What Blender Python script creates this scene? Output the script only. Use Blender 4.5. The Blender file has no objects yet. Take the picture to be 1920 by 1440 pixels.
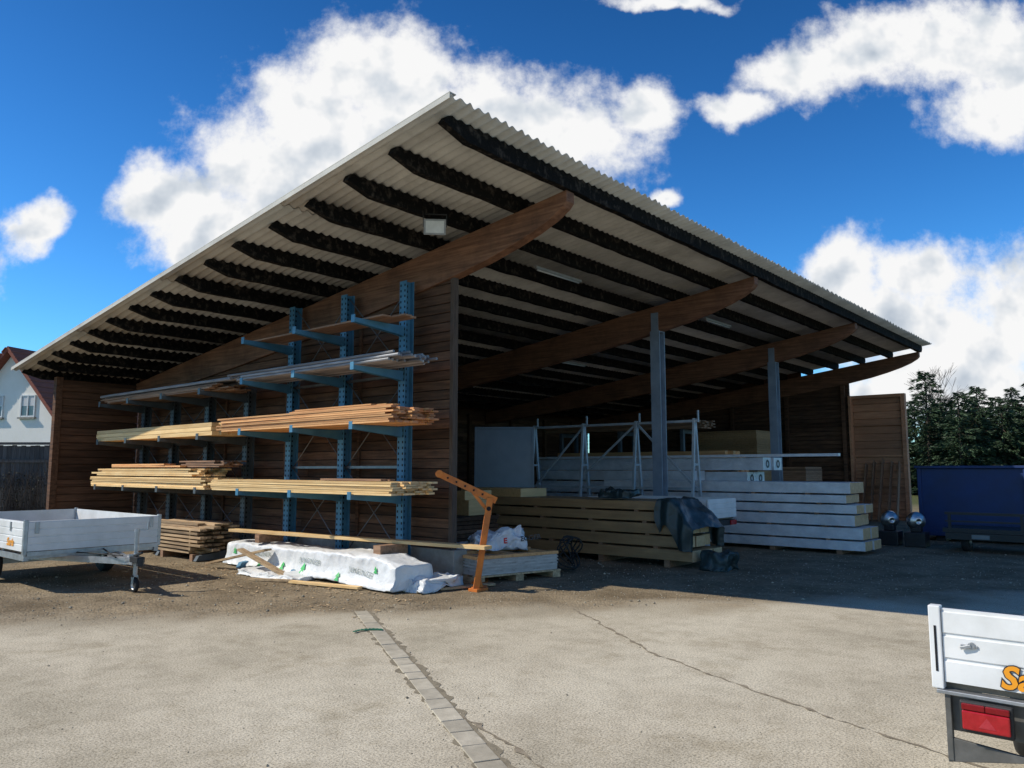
import bpy, math, random, bmesh
from mathutils import Vector, Matrix, noise
from mathutils.bvhtree import BVHTree
R=random.Random(7)
sc=bpy.context.scene
COL=sc.collection
YAW=math.radians(40.5); CF=math.cos(YAW); SF=math.sin(YAW)
FRAME=Matrix(((SF,CF,0,0),(-CF,SF,0,0),(0,0,1,0),(0,0,0,1)))  # local (right, forward, up) street frame

# ---------------------------------------------------------------- materials
def nn(nt,t,**k):
    n=nt.nodes.new(t)
    for a,b in k.items(): setattr(n,a,b)
    return n
def ramp(nt,fac,stops):
    n=nt.nodes.new('ShaderNodeValToRGB'); e=n.color_ramp.elements
    while len(e)<len(stops): e.new(.5)
    for i,(p,c) in enumerate(stops):
        e[i].position=p; e[i].color=(c[0],c[1],c[2],1)
    nt.links.new(fac,n.inputs[0]); return n.outputs[0]
def pmat(name,c1,c2,scale=8,rough=.7,bump=.2,stretch=(1,1,1),metal=0,island=0,detail=5,bdist=.01,spec=.4,dirt=0,dirtc=(.08,.065,.05),bscale=None,lo=.3,hi=.7):
    m=bpy.data.materials.new(name); m.use_nodes=True; nt=m.node_tree; L=nt.links.new
    b=nt.nodes['Principled BSDF']
    g=nn(nt,'ShaderNodeNewGeometry'); mp=nn(nt,'ShaderNodeMapping'); mp.inputs['Scale'].default_value=stretch
    L(g.outputs['Position'],mp.inputs['Vector'])
    n=nn(nt,'ShaderNodeTexNoise'); n.inputs['Scale'].default_value=scale; n.inputs['Detail'].default_value=detail; n.inputs['Roughness'].default_value=.62
    vec=mp.outputs[0]
    if island:
        va=nn(nt,'ShaderNodeVectorMath',operation='MULTIPLY_ADD')
        cb=nn(nt,'ShaderNodeCombineXYZ')
        for i in range(3): L(g.outputs['Random Per Island'],cb.inputs[i])
        L(cb.outputs[0],va.inputs[0]); va.inputs[1].default_value=(37,53,71); L(mp.outputs[0],va.inputs[2]); vec=va.outputs[0]
    L(vec,n.inputs['Vector'])
    col=ramp(nt,n.outputs['Fac'],[(lo,c1),(hi,c2)])
    if island:
        h=nn(nt,'ShaderNodeHueSaturation'); mr=nn(nt,'ShaderNodeMapRange')
        mr.inputs[3].default_value=1-island; mr.inputs[4].default_value=1+island
        L(g.outputs['Random Per Island'],mr.inputs[0]); L(mr.outputs[0],h.inputs['Value']); L(col,h.inputs['Color']); col=h.outputs[0]
    if dirt:
        n2=nn(nt,'ShaderNodeTexNoise'); n2.inputs['Scale'].default_value=1.7; n2.inputs['Detail'].default_value=6; n2.inputs['Roughness'].default_value=.7
        L(g.outputs['Position'],n2.inputs['Vector'])
        mr=nn(nt,'ShaderNodeMapRange'); mr.inputs[1].default_value=.45; mr.inputs[2].default_value=.75; mr.inputs[4].default_value=dirt
        L(n2.outputs['Fac'],mr.inputs[0]); mx=nn(nt,'ShaderNodeMixRGB'); L(mr.outputs[0],mx.inputs[0]); L(col,mx.inputs[1]); mx.inputs[2].default_value=(*dirtc,1); col=mx.outputs[0]
    L(col,b.inputs['Base Color'])
    rr=nn(nt,'ShaderNodeMapRange'); rr.inputs[3].default_value=max(.02,rough-.12); rr.inputs[4].default_value=min(1,rough+.12)
    L(n.outputs['Fac'],rr.inputs[0]); L(rr.outputs[0],b.inputs['Roughness'])
    b.inputs['Metallic'].default_value=metal
    b.inputs['Specular IOR Level'].default_value=spec
    if bump:
        bp=nn(nt,'ShaderNodeBump'); bp.inputs['Strength'].default_value=bump; bp.inputs['Distance'].default_value=bdist
        src=n.outputs['Fac']
        if bscale:
            n3=nn(nt,'ShaderNodeTexNoise'); n3.inputs['Scale'].default_value=bscale; n3.inputs['Detail'].default_value=4; L(vec,n3.inputs['Vector']); src=n3.outputs['Fac']
        L(src,bp.inputs['Height']); L(bp.outputs[0],b.inputs['Normal'])
    return m
GY=(14,1.1,14); GX=(1.1,14,14); GZ=(14,14,1.1)
M={}
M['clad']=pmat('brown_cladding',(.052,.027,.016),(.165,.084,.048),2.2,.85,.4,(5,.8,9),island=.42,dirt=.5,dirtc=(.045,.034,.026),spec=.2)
M['cladlit']=pmat('sun_painted_cladding',(.36,.16,.08),(.54,.27,.145),2.2,.75,.4,(5,.8,9),island=.25,dirt=.4,dirtc=(.24,.12,.07))  # brown cladding, colour lightened to paint in sunlight on the far wing
M['cladx']=pmat('brown_cladding_cross',(.055,.028,.016),(.15,.075,.043),2.2,.85,.4,(.8,5,9),island=.45,dirt=.3,dirtc=(.045,.034,.026),spec=.2)
M['glulam']=pmat('glulam_brown',(.105,.050,.029),(.30,.152,.088),1.6,.75,.5,(6,.7,18),dirt=.75,dirtc=(.06,.036,.026),spec=.2)
M['purlin']=pmat('weathered_purlin_light_mottle',(.006,.006,.006),(.085,.072,.06),3.6,.9,.8,(3.4,4,2.6),bdist=.03,lo=.52,hi=.80,detail=5,spec=.12)  # weathered black wood; the mottle also paints light and shadow from the corrugations
M['eternit']=pmat('fibre_cement',(.41,.40,.365),(.56,.55,.50),1.5,.85,.15,(1,.4,1),dirt=.6,dirtc=(.23,.215,.19))
M['trim']=pmat('weathered_brown_edge',(.05,.032,.022),(.115,.08,.058),5,.8,.25,GZ)
M['concrete']=pmat('concrete',(.28,.26,.22),(.44,.41,.36),6,.9,.4,dirt=.5,dirtc=(.14,.12,.09))
M['post']=pmat('blue_grey_steel',(.17,.22,.28),(.25,.31,.38),3,.45,.05,metal=.0,dirt=.3)
M['rackblue']=pmat('blue_rack_steel',(.045,.16,.27),(.08,.24,.37),4,.45,.08,dirt=.45,dirtc=(.06,.09,.12))
M['rackgrey']=pmat('grey_rack_steel',(.05,.065,.075),(.10,.12,.13),4,.5,.08,dirt=.3)
M['hole']=pmat('dark_hole',(.006,.007,.01),(.012,.012,.015),4,.9,0)
M['steelrod']=pmat('galvanised_rod',(.12,.13,.14),(.2,.21,.22),9,.4,.05,metal=.6)
M['galv']=pmat('galvanised_steel',(.30,.31,.32),(.50,.51,.52),9,.42,.08,metal=.75,dirt=.3,dirtc=(.16,.15,.13))
M['darkgalv']=pmat('dull_galvanised_steel',(.09,.088,.08),(.17,.165,.155),9,.6,.15,metal=.4,dirt=.5,dirtc=(.07,.06,.045))
M['spruce']=pmat('fresh_spruce',(.64,.40,.165),(.82,.59,.30),1.6,.65,.25,GY,island=.28,spec=.25)
M['sprucex']=pmat('fresh_spruce_cross',(.50,.31,.13),(.66,.43,.20),1.6,.65,.25,GX,island=.2)
M['larch']=pmat('larch_boards',(.52,.24,.095),(.76,.43,.19),1.6,.65,.25,GY,island=.3,spec=.25)
M['larchred']=pmat('larch_end_red',(.33,.12,.05),(.50,.22,.10),6,.7,.3,island=.35)
M['browntimber']=pmat('brown_boards',(.16,.090,.050),(.34,.20,.12),1.6,.75,.3,GY,island=.35)
M['oldtimber']=pmat('weathered_boards',(.20,.135,.08),(.56,.40,.23),1.6,.75,.35,GY,island=.45)
M['gluyellow']=pmat('yellow_glulam',(.27,.16,.075),(.42,.27,.13),1.4,.6,.15,GY,island=.18,dirt=.45)
M['endgrain']=pmat('end_grain',(.50,.34,.17),(.68,.50,.28),14,.8,.2,island=.25)
M['greypipe']=pmat('grey_profiles',(.14,.14,.145),(.34,.34,.35),2,.45,.1,GY,island=.4)
M['film']=pmat('white_film',(.54,.56,.59),(.76,.78,.80),5,.32,.6,(1,.6,1),bdist=.03,spec=.5,island=.13,bscale=12,dirt=.4,dirtc=(.34,.34,.34))
M['wrap']=pmat('white_wrap',(.60,.62,.62),(.73,.74,.74),4,.4,.6,bdist=.03,spec=.5,bscale=9,dirt=.25,dirtc=(.46,.45,.42))
M['sack']=pmat('white_sack',(.60,.61,.64),(.76,.76,.78),5,.4,.6,bdist=.025,bscale=16)
M['tarp']=pmat('dark_green_tarp',(.018,.032,.034),(.030,.048,.050),3,.38,.5,bdist=.03,bscale=9)
M['orange']=pmat('worn_orange_paint',(.50,.13,.018),(.70,.21,.03),9,.55,.25,dirt=.8,dirtc=(.20,.08,.035))
M['white']=pmat('white_paint',(.68,.69,.68),(.78,.78,.77),4,.38,.05,dirt=.4,dirtc=(.42,.40,.35))
M['black']=pmat('black_rubber',(.012,.012,.012),(.03,.03,.03),12,.8,.3)
M['blackplastic']=pmat('black_plastic',(.015,.015,.016),(.03,.03,.03),8,.5,.1)
M['ply']=pmat('grey_floor_ply',(.10,.085,.06),(.18,.15,.11),6,.7,.2)
M['redlens']=pmat('red_lens',(.30,.006,.010),(.42,.012,.018),20,.2,.1,spec=.6)
M['darkred']=pmat('dark_red_lens',(.16,.004,.006),(.22,.006,.01),20,.2,.1)
M['reflector']=pmat('reflector',(.36,.02,.03),(.44,.04,.05),30,.12,.3)
M['chrome']=pmat('dull_chrome',(.45,.44,.42),(.68,.67,.65),7,.34,.15,metal=1)
M['bluecont']=pmat('blue_container_paint',(.008,.026,.105),(.014,.040,.15),3,.5,.1,dirt=.45,dirtc=(.02,.028,.05))
M['textorange']=pmat('orange_lettering',(.78,.30,.015),(.82,.34,.02),5,.45,0)
M['textblack']=pmat('black_lettering',(.03,.03,.035),(.05,.05,.05),5,.5,0)
M['textgrey']=pmat('grey_green_lettering',(.24,.29,.27),(.32,.36,.34),5,.5,0)
M['textgreen']=pmat('green_logo',(.06,.42,.12),(.09,.48,.15),5,.5,0)
M['textred']=pmat('red_logo',(.62,.03,.03),(.7,.04,.04),5,.5,0)
M['plaster']=pmat('white_render',(.84,.80,.72),(.90,.86,.79),2,.9,.15,dirt=.1,dirtc=(.7,.68,.62))
M['tile']=pmat('red_roof_tiles',(.20,.055,.035),(.34,.11,.07),3,.8,.5,(1,1,8),dirt=.3)
M['glass']=pmat('window_glass',(.05,.06,.07),(.12,.13,.14),2,.1,0,spec=.8)
M['curtain']=pmat('lace_curtain',(.5,.5,.5),(.7,.7,.7),20,.8,.2,(6,6,1))
M['fence']=pmat('dark_fence_boards',(.045,.045,.046),(.11,.11,.11),2,.85,.3,GZ,island=.3)
M['ivy']=pmat('hedge_leaves',(.025,.026,.018),(.07,.068,.045),9,.7,.1,island=.4)
M['twig']=pmat('bare_twigs',(.045,.036,.03),(.10,.08,.065),6,.9,.2)
M['needle']=pmat('conifer_needles',(.016,.038,.018),(.05,.085,.036),1.3,.65,.1,island=.5)
M['bark']=pmat('bark',(.04,.03,.022),(.10,.075,.055),8,.9,.5,GZ)
M['chip']=pmat('chipboard',(.26,.15,.065),(.38,.235,.11),18,.8,.2,island=.2)
M['greysheet']=pmat('grey_metal_sheet',(.12,.13,.14),(.18,.195,.21),1.5,.4,.08,metal=.3,dirt=.3,dirtc=(.12,.13,.13))
M['frame']=pmat('pale_grey_frame',(.30,.34,.37),(.44,.48,.50),5,.5,.08,dirt=.35)
M['stone']=pmat('pebbles',(.20,.17,.125),(.44,.385,.29),9,.95,.3,island=.45)
M['paver']=pmat('concrete_channel_stone',(.34,.305,.235),(.50,.45,.355),9,.95,.5,island=.16,dirt=.5,dirtc=(.26,.225,.16))
M['crack']=pmat('crack_dirt',(.16,.13,.09),(.30,.25,.18),14,1,.8)
M['joint']=pmat('joint_sand',(.15,.125,.085),(.28,.24,.17),16,1,.8)
M['greenplastic']=pmat('green_plastic',(.02,.13,.08),(.04,.2,.12),9,.5,.2)
M['lampglass']=pmat('lamp_glass',(.5,.5,.46),(.62,.62,.58),9,.15,.05)
M['lampbody']=pmat('lamp_body',(.22,.22,.21),(.30,.30,.29),9,.5,.05)
M['tube']=pmat('lamp_diffuser',(.42,.44,.44),(.5,.52,.52),9,.4,0)
M['filmboards']=pmat('film_over_boards',(.38,.34,.30),(.58,.54,.50),6,.3,.3,island=.15)

# ---------------------------------------------------------------- mesh builder
class MB:
    def __init__(s,T=None): s.v=[];s.f=[];s.m=[];s.T=T
    def add(s,vs,fs,mi=0):
        o=len(s.v)
        for p in vs:
            p=Vector(p); s.v.append(s.T@p if s.T else p)
        for i,f in enumerate(fs):
            s.f.append([o+k for k in f]); s.m.append(mi[i] if isinstance(mi,(list,tuple)) else mi)
    def box(s,x0,x1,y0,y1,z0,z1,mi=0,A=None):
        vs=[Vector((x,y,z)) for z in (z0,z1) for x,y in ((x0,y0),(x1,y0),(x1,y1),(x0,y1))]
        if A: vs=[A@p for p in vs]
        s.add(vs,[(3,2,1,0),(4,5,6,7),(0,1,5,4),(1,2,6,5),(2,3,7,6),(3,0,4,7)],mi)
    def beam(s,p,q,w,h,mi=0,up=(0,0,1)):
        p=Vector(p);q=Vector(q);d=(q-p);L=d.length;d.normalize();u=Vector(up)
        if abs(d.dot(u))>.99:u=Vector((1,0,0))
        sd=d.cross(u).normalized();u=sd.cross(d)
        A=Matrix(((d.x,sd.x,u.x,p.x),(d.y,sd.y,u.y,p.y),(d.z,sd.z,u.z,p.z),(0,0,0,1)))
        s.box(0,L,-w/2,w/2,-h/2,h/2,mi,A)
    def cyl(s,p,q,r0,r1=None,n=12,mi=0,caps=True):
        if r1 is None:r1=r0
        p=Vector(p);q=Vector(q);d=(q-p).normalized();u=Vector((0,0,1)) if abs(d.z)<.95 else Vector((1,0,0))
        a=d.cross(u).normalized();b=d.cross(a)
        vs=[];fs=[]
        for c,r in((p,r0),(q,r1)):
            for i in range(n):
                t=2*math.pi*i/n; vs.append(c+a*(r*math.cos(t))+b*(r*math.sin(t)))
        for i in range(n): fs.append((i,(i+1)%n,n+(i+1)%n,n+i))
        if caps: fs.append(tuple(range(n))[::-1]); fs.append(tuple(range(n,2*n)))
        s.add(vs,fs,mi)
    def lathe(s,c,axis,prof,n=24,mi=0):
        c=Vector(c);d=Vector(axis).normalized();u=Vector((0,0,1)) if abs(d.z)<.95 else Vector((1,0,0))
        a=d.cross(u).normalized();b=d.cross(a);vs=[];fs=[]
        for (r,h) in prof:
            for i in range(n):
                t=2*math.pi*i/n; vs.append(c+d*h+a*(r*math.cos(t))+b*(r*math.sin(t)))
        for j in range(len(prof)-1):
            for i in range(n): fs.append((j*n+i,j*n+(i+1)%n,(j+1)*n+(i+1)%n,(j+1)*n+i))
        s.add(vs,fs,mi)
    def prism(s,pts,ext,mi=0):
        n=len(pts);e=Vector(ext);vs=[Vector(p) for p in pts]+[Vector(p)+e for p in pts]
        fs=[tuple(range(n))[::-1],tuple(range(n,2*n))]+[(i,(i+1)%n,n+(i+1)%n,n+i) for i in range(n)]
        s.add(vs,fs,mi)
    def make(s,name,mats,parent=None,origin=None,smooth=False,bevel=0,normals=True,**pr):
        if origin is None:
            lo=[min(p[i] for p in s.v) for i in range(3)];hi=[max(p[i] for p in s.v) for i in range(3)]
            origin=Vector(((lo[0]+hi[0])/2,(lo[1]+hi[1])/2,lo[2]))
        origin=Vector(origin)
        me=bpy.data.meshes.new(name); me.from_pydata([tuple(p-origin) for p in s.v],[],s.f)
        if not isinstance(mats,(list,tuple)):mats=[mats]
        for m in mats: me.materials.append(M[m] if isinstance(m,str) else m)
        me.polygons.foreach_set('material_index',s.m)
        if smooth: me.polygons.foreach_set('use_smooth',[True]*len(s.f))
        me.update()
        if normals:
            bm=bmesh.new();bm.from_mesh(me);bmesh.ops.recalc_face_normals(bm,faces=bm.faces);bm.to_mesh(me);bm.free()
        ob=bpy.data.objects.new(name,me);COL.objects.link(ob)
        if parent:
            ob.parent=parent; ob.location=origin-wloc(parent)
        else: ob.location=origin
        if bevel:
            b=ob.modifiers.new('bevel','BEVEL');b.width=bevel;b.segments=2;b.limit_method='ANGLE'
        for k,v in pr.items(): ob[k]=v
        return ob
def wloc(o):
    l=o.location.copy()
    while o.parent: o=o.parent; l+=o.location
    return l
def thing(name,loc,label,cat,group=None):
    o=bpy.data.objects.new(name,None);COL.objects.link(o);o.location=loc;o.empty_display_size=.3
    o['label']=label;o['category']=cat
    if group:o['group']=group
    return o
def text_pts(s,size,bold=0):
    cu=bpy.data.curves.new('t','FONT');cu.body=s;cu.size=size;cu.align_x='LEFT';cu.offset=bold;cu.resolution_u=3
    ob=bpy.data.objects.new('t',cu);COL.objects.link(ob)
    dg=bpy.context.evaluated_depsgraph_get();dg.update()
    me=bpy.data.meshes.new_from_object(ob.evaluated_get(dg))
    vs=[v.co.copy() for v in me.vertices];fs=[tuple(p.vertices) for p in me.polygons]
    bpy.data.objects.remove(ob);bpy.data.meshes.remove(me);return vs,fs
def lettering(s,size,org,ax,ay,mat,parent,name='lettering',bold=0,shear=0,bvh=None,off=.006):
    vs,fs=text_pts(s,size,bold);org=Vector(org);ax=Vector(ax).normalized();ay=Vector(ay).normalized();nrm=ax.cross(ay)
    mb=MB();P=[]
    for v in vs:
        p=org+ax*(v.x+shear*v.y)+ay*v.y
        if bvh:
            h=bvh.ray_cast(p+nrm*.5,-nrm)
            if h[0]: p=h[0]+nrm*off
        P.append(p)
    mb.add(P,fs);return mb.make(name,mat,parent,normals=False)

# ---------------------------------------------------------------- shed
def zr(y): return 5.53-.134*(y-5.45)
YF,YB=5.55,18.8; XL,XR=5.50,26.9
WX=8.0; BX=[8.03,14.05,20.2,26.55]
shed=thing('timber_shed',(17,13,0),'large open brown timber shed under a pale corrugated monopitch roof','shed')
roof_mb=MB()
wl=.146;ns=8;nx=int((XR-XL)/wl)*ns
rows=[(YF,8.9,0),(8.75,12.3,-.012),(12.15,15.6,-.024),(15.45,YB,-.036)]
for (a,b,dz) in rows:
    vs=[];fs=[];K=3
    for j in range(K):
        y=a+(b-a)*j/(K-1)
        for i in range(nx+1):
            x=XL+(XR-XL)*i/nx; vs.append((x,y+((.012*math.sin(i*.37)+.012*noise.noise(Vector((x*.8,3,1)))) if j==0 else 0),zr(y)+.027+.021*math.cos(2*math.pi*i/ns)+dz+.012*noise.noise(Vector((x*.5,y*.5,0)))))
    for j in range(K-1):
        for i in range(nx): fs.append((j*(nx+1)+i,j*(nx+1)+i+1,(j+1)*(nx+1)+i+1,(j+1)*(nx+1)+i))
    roof_mb.add(vs,fs)
roof=roof_mb.make('roof','eternit',shed,smooth=True,normals=False,label='pale corrugated fibre cement roof')
sm=roof.modifiers.new('s','SOLIDIFY');sm.thickness=.009
mb=MB();mb.prism([(XL-.02,YF,zr(YF)+.055),(XL-.02,YF,zr(YF)-.005),(XL-.02,YB,zr(YB)-.035),(XL-.02,YB,zr(YB)+.025)],(.012,0,0))
mb.prism([(XL-.02,YF,zr(YF)+.058),(XL-.02,YB,zr(YB)+.028),(XL+.08,YB,zr(YB)+.028),(XL+.08,YF,zr(YF)+.058)],(0,0,.008))
mb.make('verge_trim','eternit',roof)
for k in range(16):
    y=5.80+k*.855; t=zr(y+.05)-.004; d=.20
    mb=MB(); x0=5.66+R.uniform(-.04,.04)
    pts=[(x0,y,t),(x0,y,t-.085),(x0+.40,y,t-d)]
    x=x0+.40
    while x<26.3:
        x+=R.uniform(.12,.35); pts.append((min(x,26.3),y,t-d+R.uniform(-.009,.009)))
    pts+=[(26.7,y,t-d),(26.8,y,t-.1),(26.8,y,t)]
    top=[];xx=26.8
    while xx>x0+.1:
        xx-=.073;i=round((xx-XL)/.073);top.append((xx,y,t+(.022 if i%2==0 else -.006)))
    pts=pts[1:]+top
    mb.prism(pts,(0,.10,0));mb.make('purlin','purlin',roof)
def beamprof():
    def top(y): return zr(y)-.205
    ys=[5.84,5.9,6.1,6.4,6.8,7.3,8,9,10.5,12,14,16,18.4]
    ds=[.15,.21,.30,.38,.45,.51,.55,.58,.60,.60,.57,.50,.40]
    return [(y,top(y)) for y in ys]+[(y,top(y)-d) for y,d in list(zip(ys,ds))[::-1]]
BP=beamprof()
for bx in BX:
    mb=MB();mb.prism([(bx-.09,y,z) for y,z in BP],(.18,0,0));mb.make('rafter_beam','glulam',shed,bevel=.008)
def clad(mb,axis,c,a0,a1,z0,ztop,step=.145,sgn=-1,T=.026):
    z=z0
    while z<ztop(a0)or z<ztop(a1):
        zz=z+step
        lo,hi=a0,a1
        if ztop(a1)<zz-.02:
            n=60
            for i in range(n+1):
                a=a0+(a1-a0)*i/n
                if ztop(a)>=zz-.02: hi=a
            if ztop(a0)<zz-.02: break
        o=R.uniform(0,.006)
        cuts=[lo]
        while cuts[-1]+4.5<hi: cuts.append(cuts[-1]+R.uniform(2.6,4.5))
        cuts.append(hi)
        for i in range(len(cuts)-1):
            a,b=cuts[i],cuts[i+1]-.004
            if b-a<.02: continue
            pr=[(0,z+.007),(sgn*(T*.5),z+.007),(sgn*(T+o),z+.013),(sgn*(T*.75+o),zz-.004),(sgn*.002,zz)]
            if axis=='x': mb.prism([(c+h,a,zq) for h,zq in pr],(0,b-a,0))
            else: mb.prism([(a,c+h,zq) for h,zq in pr],(b-a,0,0))
        z=zz
mb=MB();clad(mb,'x',WX+.02,8.02,18.3,.45,lambda y:zr(y)-.36,step=.145)
mb.make('gable_wall_cladding','clad',shed)
mb=MB();mb.prism([(WX+.022,8.02,.45),(WX+.022,8.02,zr(8)-.4),(WX+.022,18.3,zr(18.3)-.3),(WX+.022,18.3,.45)],(.09,0,0));mb.make('wall_core','hole',shed)
mb=MB();mb.box(7.93,8.2,7.86,18.4,-.1,.45);mb.make('concrete_plinth','concrete',shed,bevel=.01)
mb=MB();mb.box(7.975,8.08,7.95,8.018,.452,zr(8)-.72);mb.make('corner_post','trim',shed,bevel=.004)
for y in (10.1,12.2,14.3,16.4):
    mb=MB();mb.box(7.955,7.99,y-.03,y+.03,.452,zr(y)-.85);mb.make('wall_batten','clad',shed)
mb=MB();clad(mb,'y',18.35,6.35,7.99,.1,lambda x:3.55,step=.16);mb.box(6.35,7.95,18.352,18.45,0,3.55);mb.make('wing_wall','cladx',shed)
mb=MB();mb.box(6.22,6.35,18.30,18.46,0,3.6);mb.make('wing_wall_post','clad',shed)
mb=MB();clad(mb,'y',18.5,8.2,26.5,.1,lambda x:3.5);mb.box(8.12,26.5,18.502,18.6,0,3.765)
for x in (9.5,11.5,13.3,15.5,17.5,19.3,21.5,23.5,25.3): mb.box(x-.06,x+.06,18.36,18.46,0,3.5)
mb.make('rear_wall','cladx',shed)
mb=MB();clad(mb,'x',26.5,8.0,18.4,.1,lambda y:zr(y)-.36);mb.prism([(26.502,8,0),(26.502,8,zr(8)-.3),(26.502,18.4,zr(18.4)-.3),(26.502,18.4,0)],(.1,0,0))
for y in (8.1,10,12,14,16): mb.box(26.36,26.46,y,y+.12,0,zr(y)-.82)
mb.make('far_gable_wall','clad',shed)
mb=MB();mb.prism([(26.66,9.6,zr(9.6)-.36),(26.66,9.6,zr(9.6)-.01),(26.66,18.6,zr(18.6)-.05),(26.66,18.6,zr(18.6)-.36)],(.02,0,0));mb.make('gable_infill_board','clad',shed)
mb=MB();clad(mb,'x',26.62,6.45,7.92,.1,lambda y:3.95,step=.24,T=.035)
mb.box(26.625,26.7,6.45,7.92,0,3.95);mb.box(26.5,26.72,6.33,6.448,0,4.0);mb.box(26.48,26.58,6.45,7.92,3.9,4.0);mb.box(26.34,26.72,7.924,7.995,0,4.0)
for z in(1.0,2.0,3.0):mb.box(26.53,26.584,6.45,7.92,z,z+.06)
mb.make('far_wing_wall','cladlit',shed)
for px,pw in ((14.05,.22),(20.2,.22)):
    p=MB();zt=4.44
    p.box(px-pw/2,px-pw/2+.018,7.9,8.12,0,zt);p.box(px+pw/2-.018,px+pw/2,7.9,8.12,0,zt);p.box(px-pw/2+.018,px+pw/2-.018,8.0,8.014,0,zt)
    p.box(px-pw/2-.05,px+pw/2+.05,7.86,8.16,0,.03)
    p.box(px-pw/2,px+pw/2,7.9,8.12,zt,zt+.02)
    p.box(px-.112,px-.092,7.93,8.09,zt+.02,zt+.4);p.box(px+.092,px+.112,7.93,8.09,zt+.02,zt+.4)
    p.make('steel_post','post',shed)
# lamps
fl=thing('floodlight',(7.1,7.45,4.72),'grey rectangular floodlight hanging beneath the roof purlins','lamp')
mb=MB();A=Matrix.Translation((7.1,7.45,4.89))@Matrix.Rotation(math.radians(-45),4,'Z')@Matrix.Rotation(math.radians(12),4,'X')@Matrix.Scale(.86,4)
mb.box(-.16,.16,-.04,.06,-.11,.11,0,A);mb.box(-.175,.175,-.055,-.04,-.125,.125,0,A);mb.make('lamp_housing','lampbody',fl,bevel=.008)
mb=MB();mb.box(-.145,.145,-.062,-.056,-.095,.095,0,A);mb.make('lamp_lens','lampglass',fl)
mb=MB();mb.beam(A@Vector((-.185,0,0)),A@Vector((-.185,0,.2)),.01,.03);mb.beam(A@Vector((.185,0,0)),A@Vector((.185,0,.2)),.01,.03);mb.beam(A@Vector((-.19,0,.2)),A@Vector((.19,0,.2)),.03,.01);mb.make('bracket','blackplastic',fl)
for (x,y) in ((10.5,7.9),(16.5,7.8),(10.5,12.0),(16.5,12)):
    z=zr(y)-.30;t=thing('tube_lamp',(x,y,z),'white fluorescent tube lamp mounted under the shed roof','lamp','tube lamps under the shed roof')
    mb=MB();mb.box(x-.65,x+.65,y-.025,y+.025,z+.045,z+.09);mb.make('lamp_body','lampbody',t)
    mb=MB();mb.cyl((x-.6,y,z+.03),(x+.6,y,z+.03),.014);mb.make('lamp_tube','tube',t,smooth=True)

# ---------------------------------------------------------------- cantilever racks
def rack(label,ys,mat,zt,levels,arm=1.0,xw=7.74):
    t=thing('cantilever_rack',(xw,ys[len(ys)//2],0),label,'storage rack','cantilever racks along the gable wall')
    for y in ys:
        mb=MB();w=.075
        mb.box(xw-.08,xw-.066,y-w,y+w,0,zt);mb.box(xw+.066,xw+.08,y-w,y+w,0,zt);mb.box(xw-.066,xw+.066,y-.006,y+.006,0,zt)
        z=.2
        while z<zt-.05:
            for s in(-1,1): mb.box(xw-.083,xw-.0802,y+s*.045-.012,y+s*.045+.012,z,z+.035,1); mb.box(xw-.03+s*.03-.012,xw-.03+s*.03+.012,y-.0085,y-.0062,z,z+.035,1)
            z+=.085
        mb.make('upright',[mat,'hole'],t)
        mb=MB();mb.prism([(xw-.081,y-.05,0.012),(xw-.081,y-.05,.2),(xw-.9,y-.05,.1),(xw-.95,y-.05,.012)],(0,.1,0));mb.make('base_foot',mat,t,bevel=.004)
        for z in levels:
            mb=MB();a=.04
            mb.prism([(xw-.082,y-a,z),(xw-.082,y-a,z-.15),(xw-.2,y-a,z-.13),(xw-arm,y-a,z-.055),(xw-arm,y-a,z)],(0,.006,0))
            mb.prism([(xw-.082,y+a,z),(xw-.082,y+a,z-.15),(xw-.2,y+a,z-.13),(xw-arm,y+a,z-.055),(xw-arm,y+a,z)],(0,-.006,0))
            mb.box(xw-arm,xw-.082,y-a,y+a,z,z+.006);mb.box(xw-arm-.012,xw-arm,y-a,y+a,z-.06,z+.05)
            mb.make('arm',mat,t)
    for a,b in zip(ys[:-1],ys[1:]):
        mb=MB();h=(zt-.3)/3
        for i in range(3):
            z0=.25+i*h
            mb.cyl((xw+.03,a,z0),(xw+.03,b,z0+h),.009,n=6);mb.cyl((xw+.045,b,z0),(xw+.045,a,z0+h),.009,n=6)
            mb.box(xw+.0,xw+.06,a+.01,b-.01,z0-.02,z0+.02)
        mb.make('cross_brace','steelrod',t)
    return t
NY=[8.72,10.17,11.65]; FY=[13.05,14.5,15.95,17.3]
rack('tall blue steel cantilever rack holding fresh boards',NY,'rackblue',4.45,[1.24,2.22,3.06,3.74])
rack('grey blue steel cantilever rack loaded with timber',FY,'rackgrey',3.1,[1.24,2.18,2.98])

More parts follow.
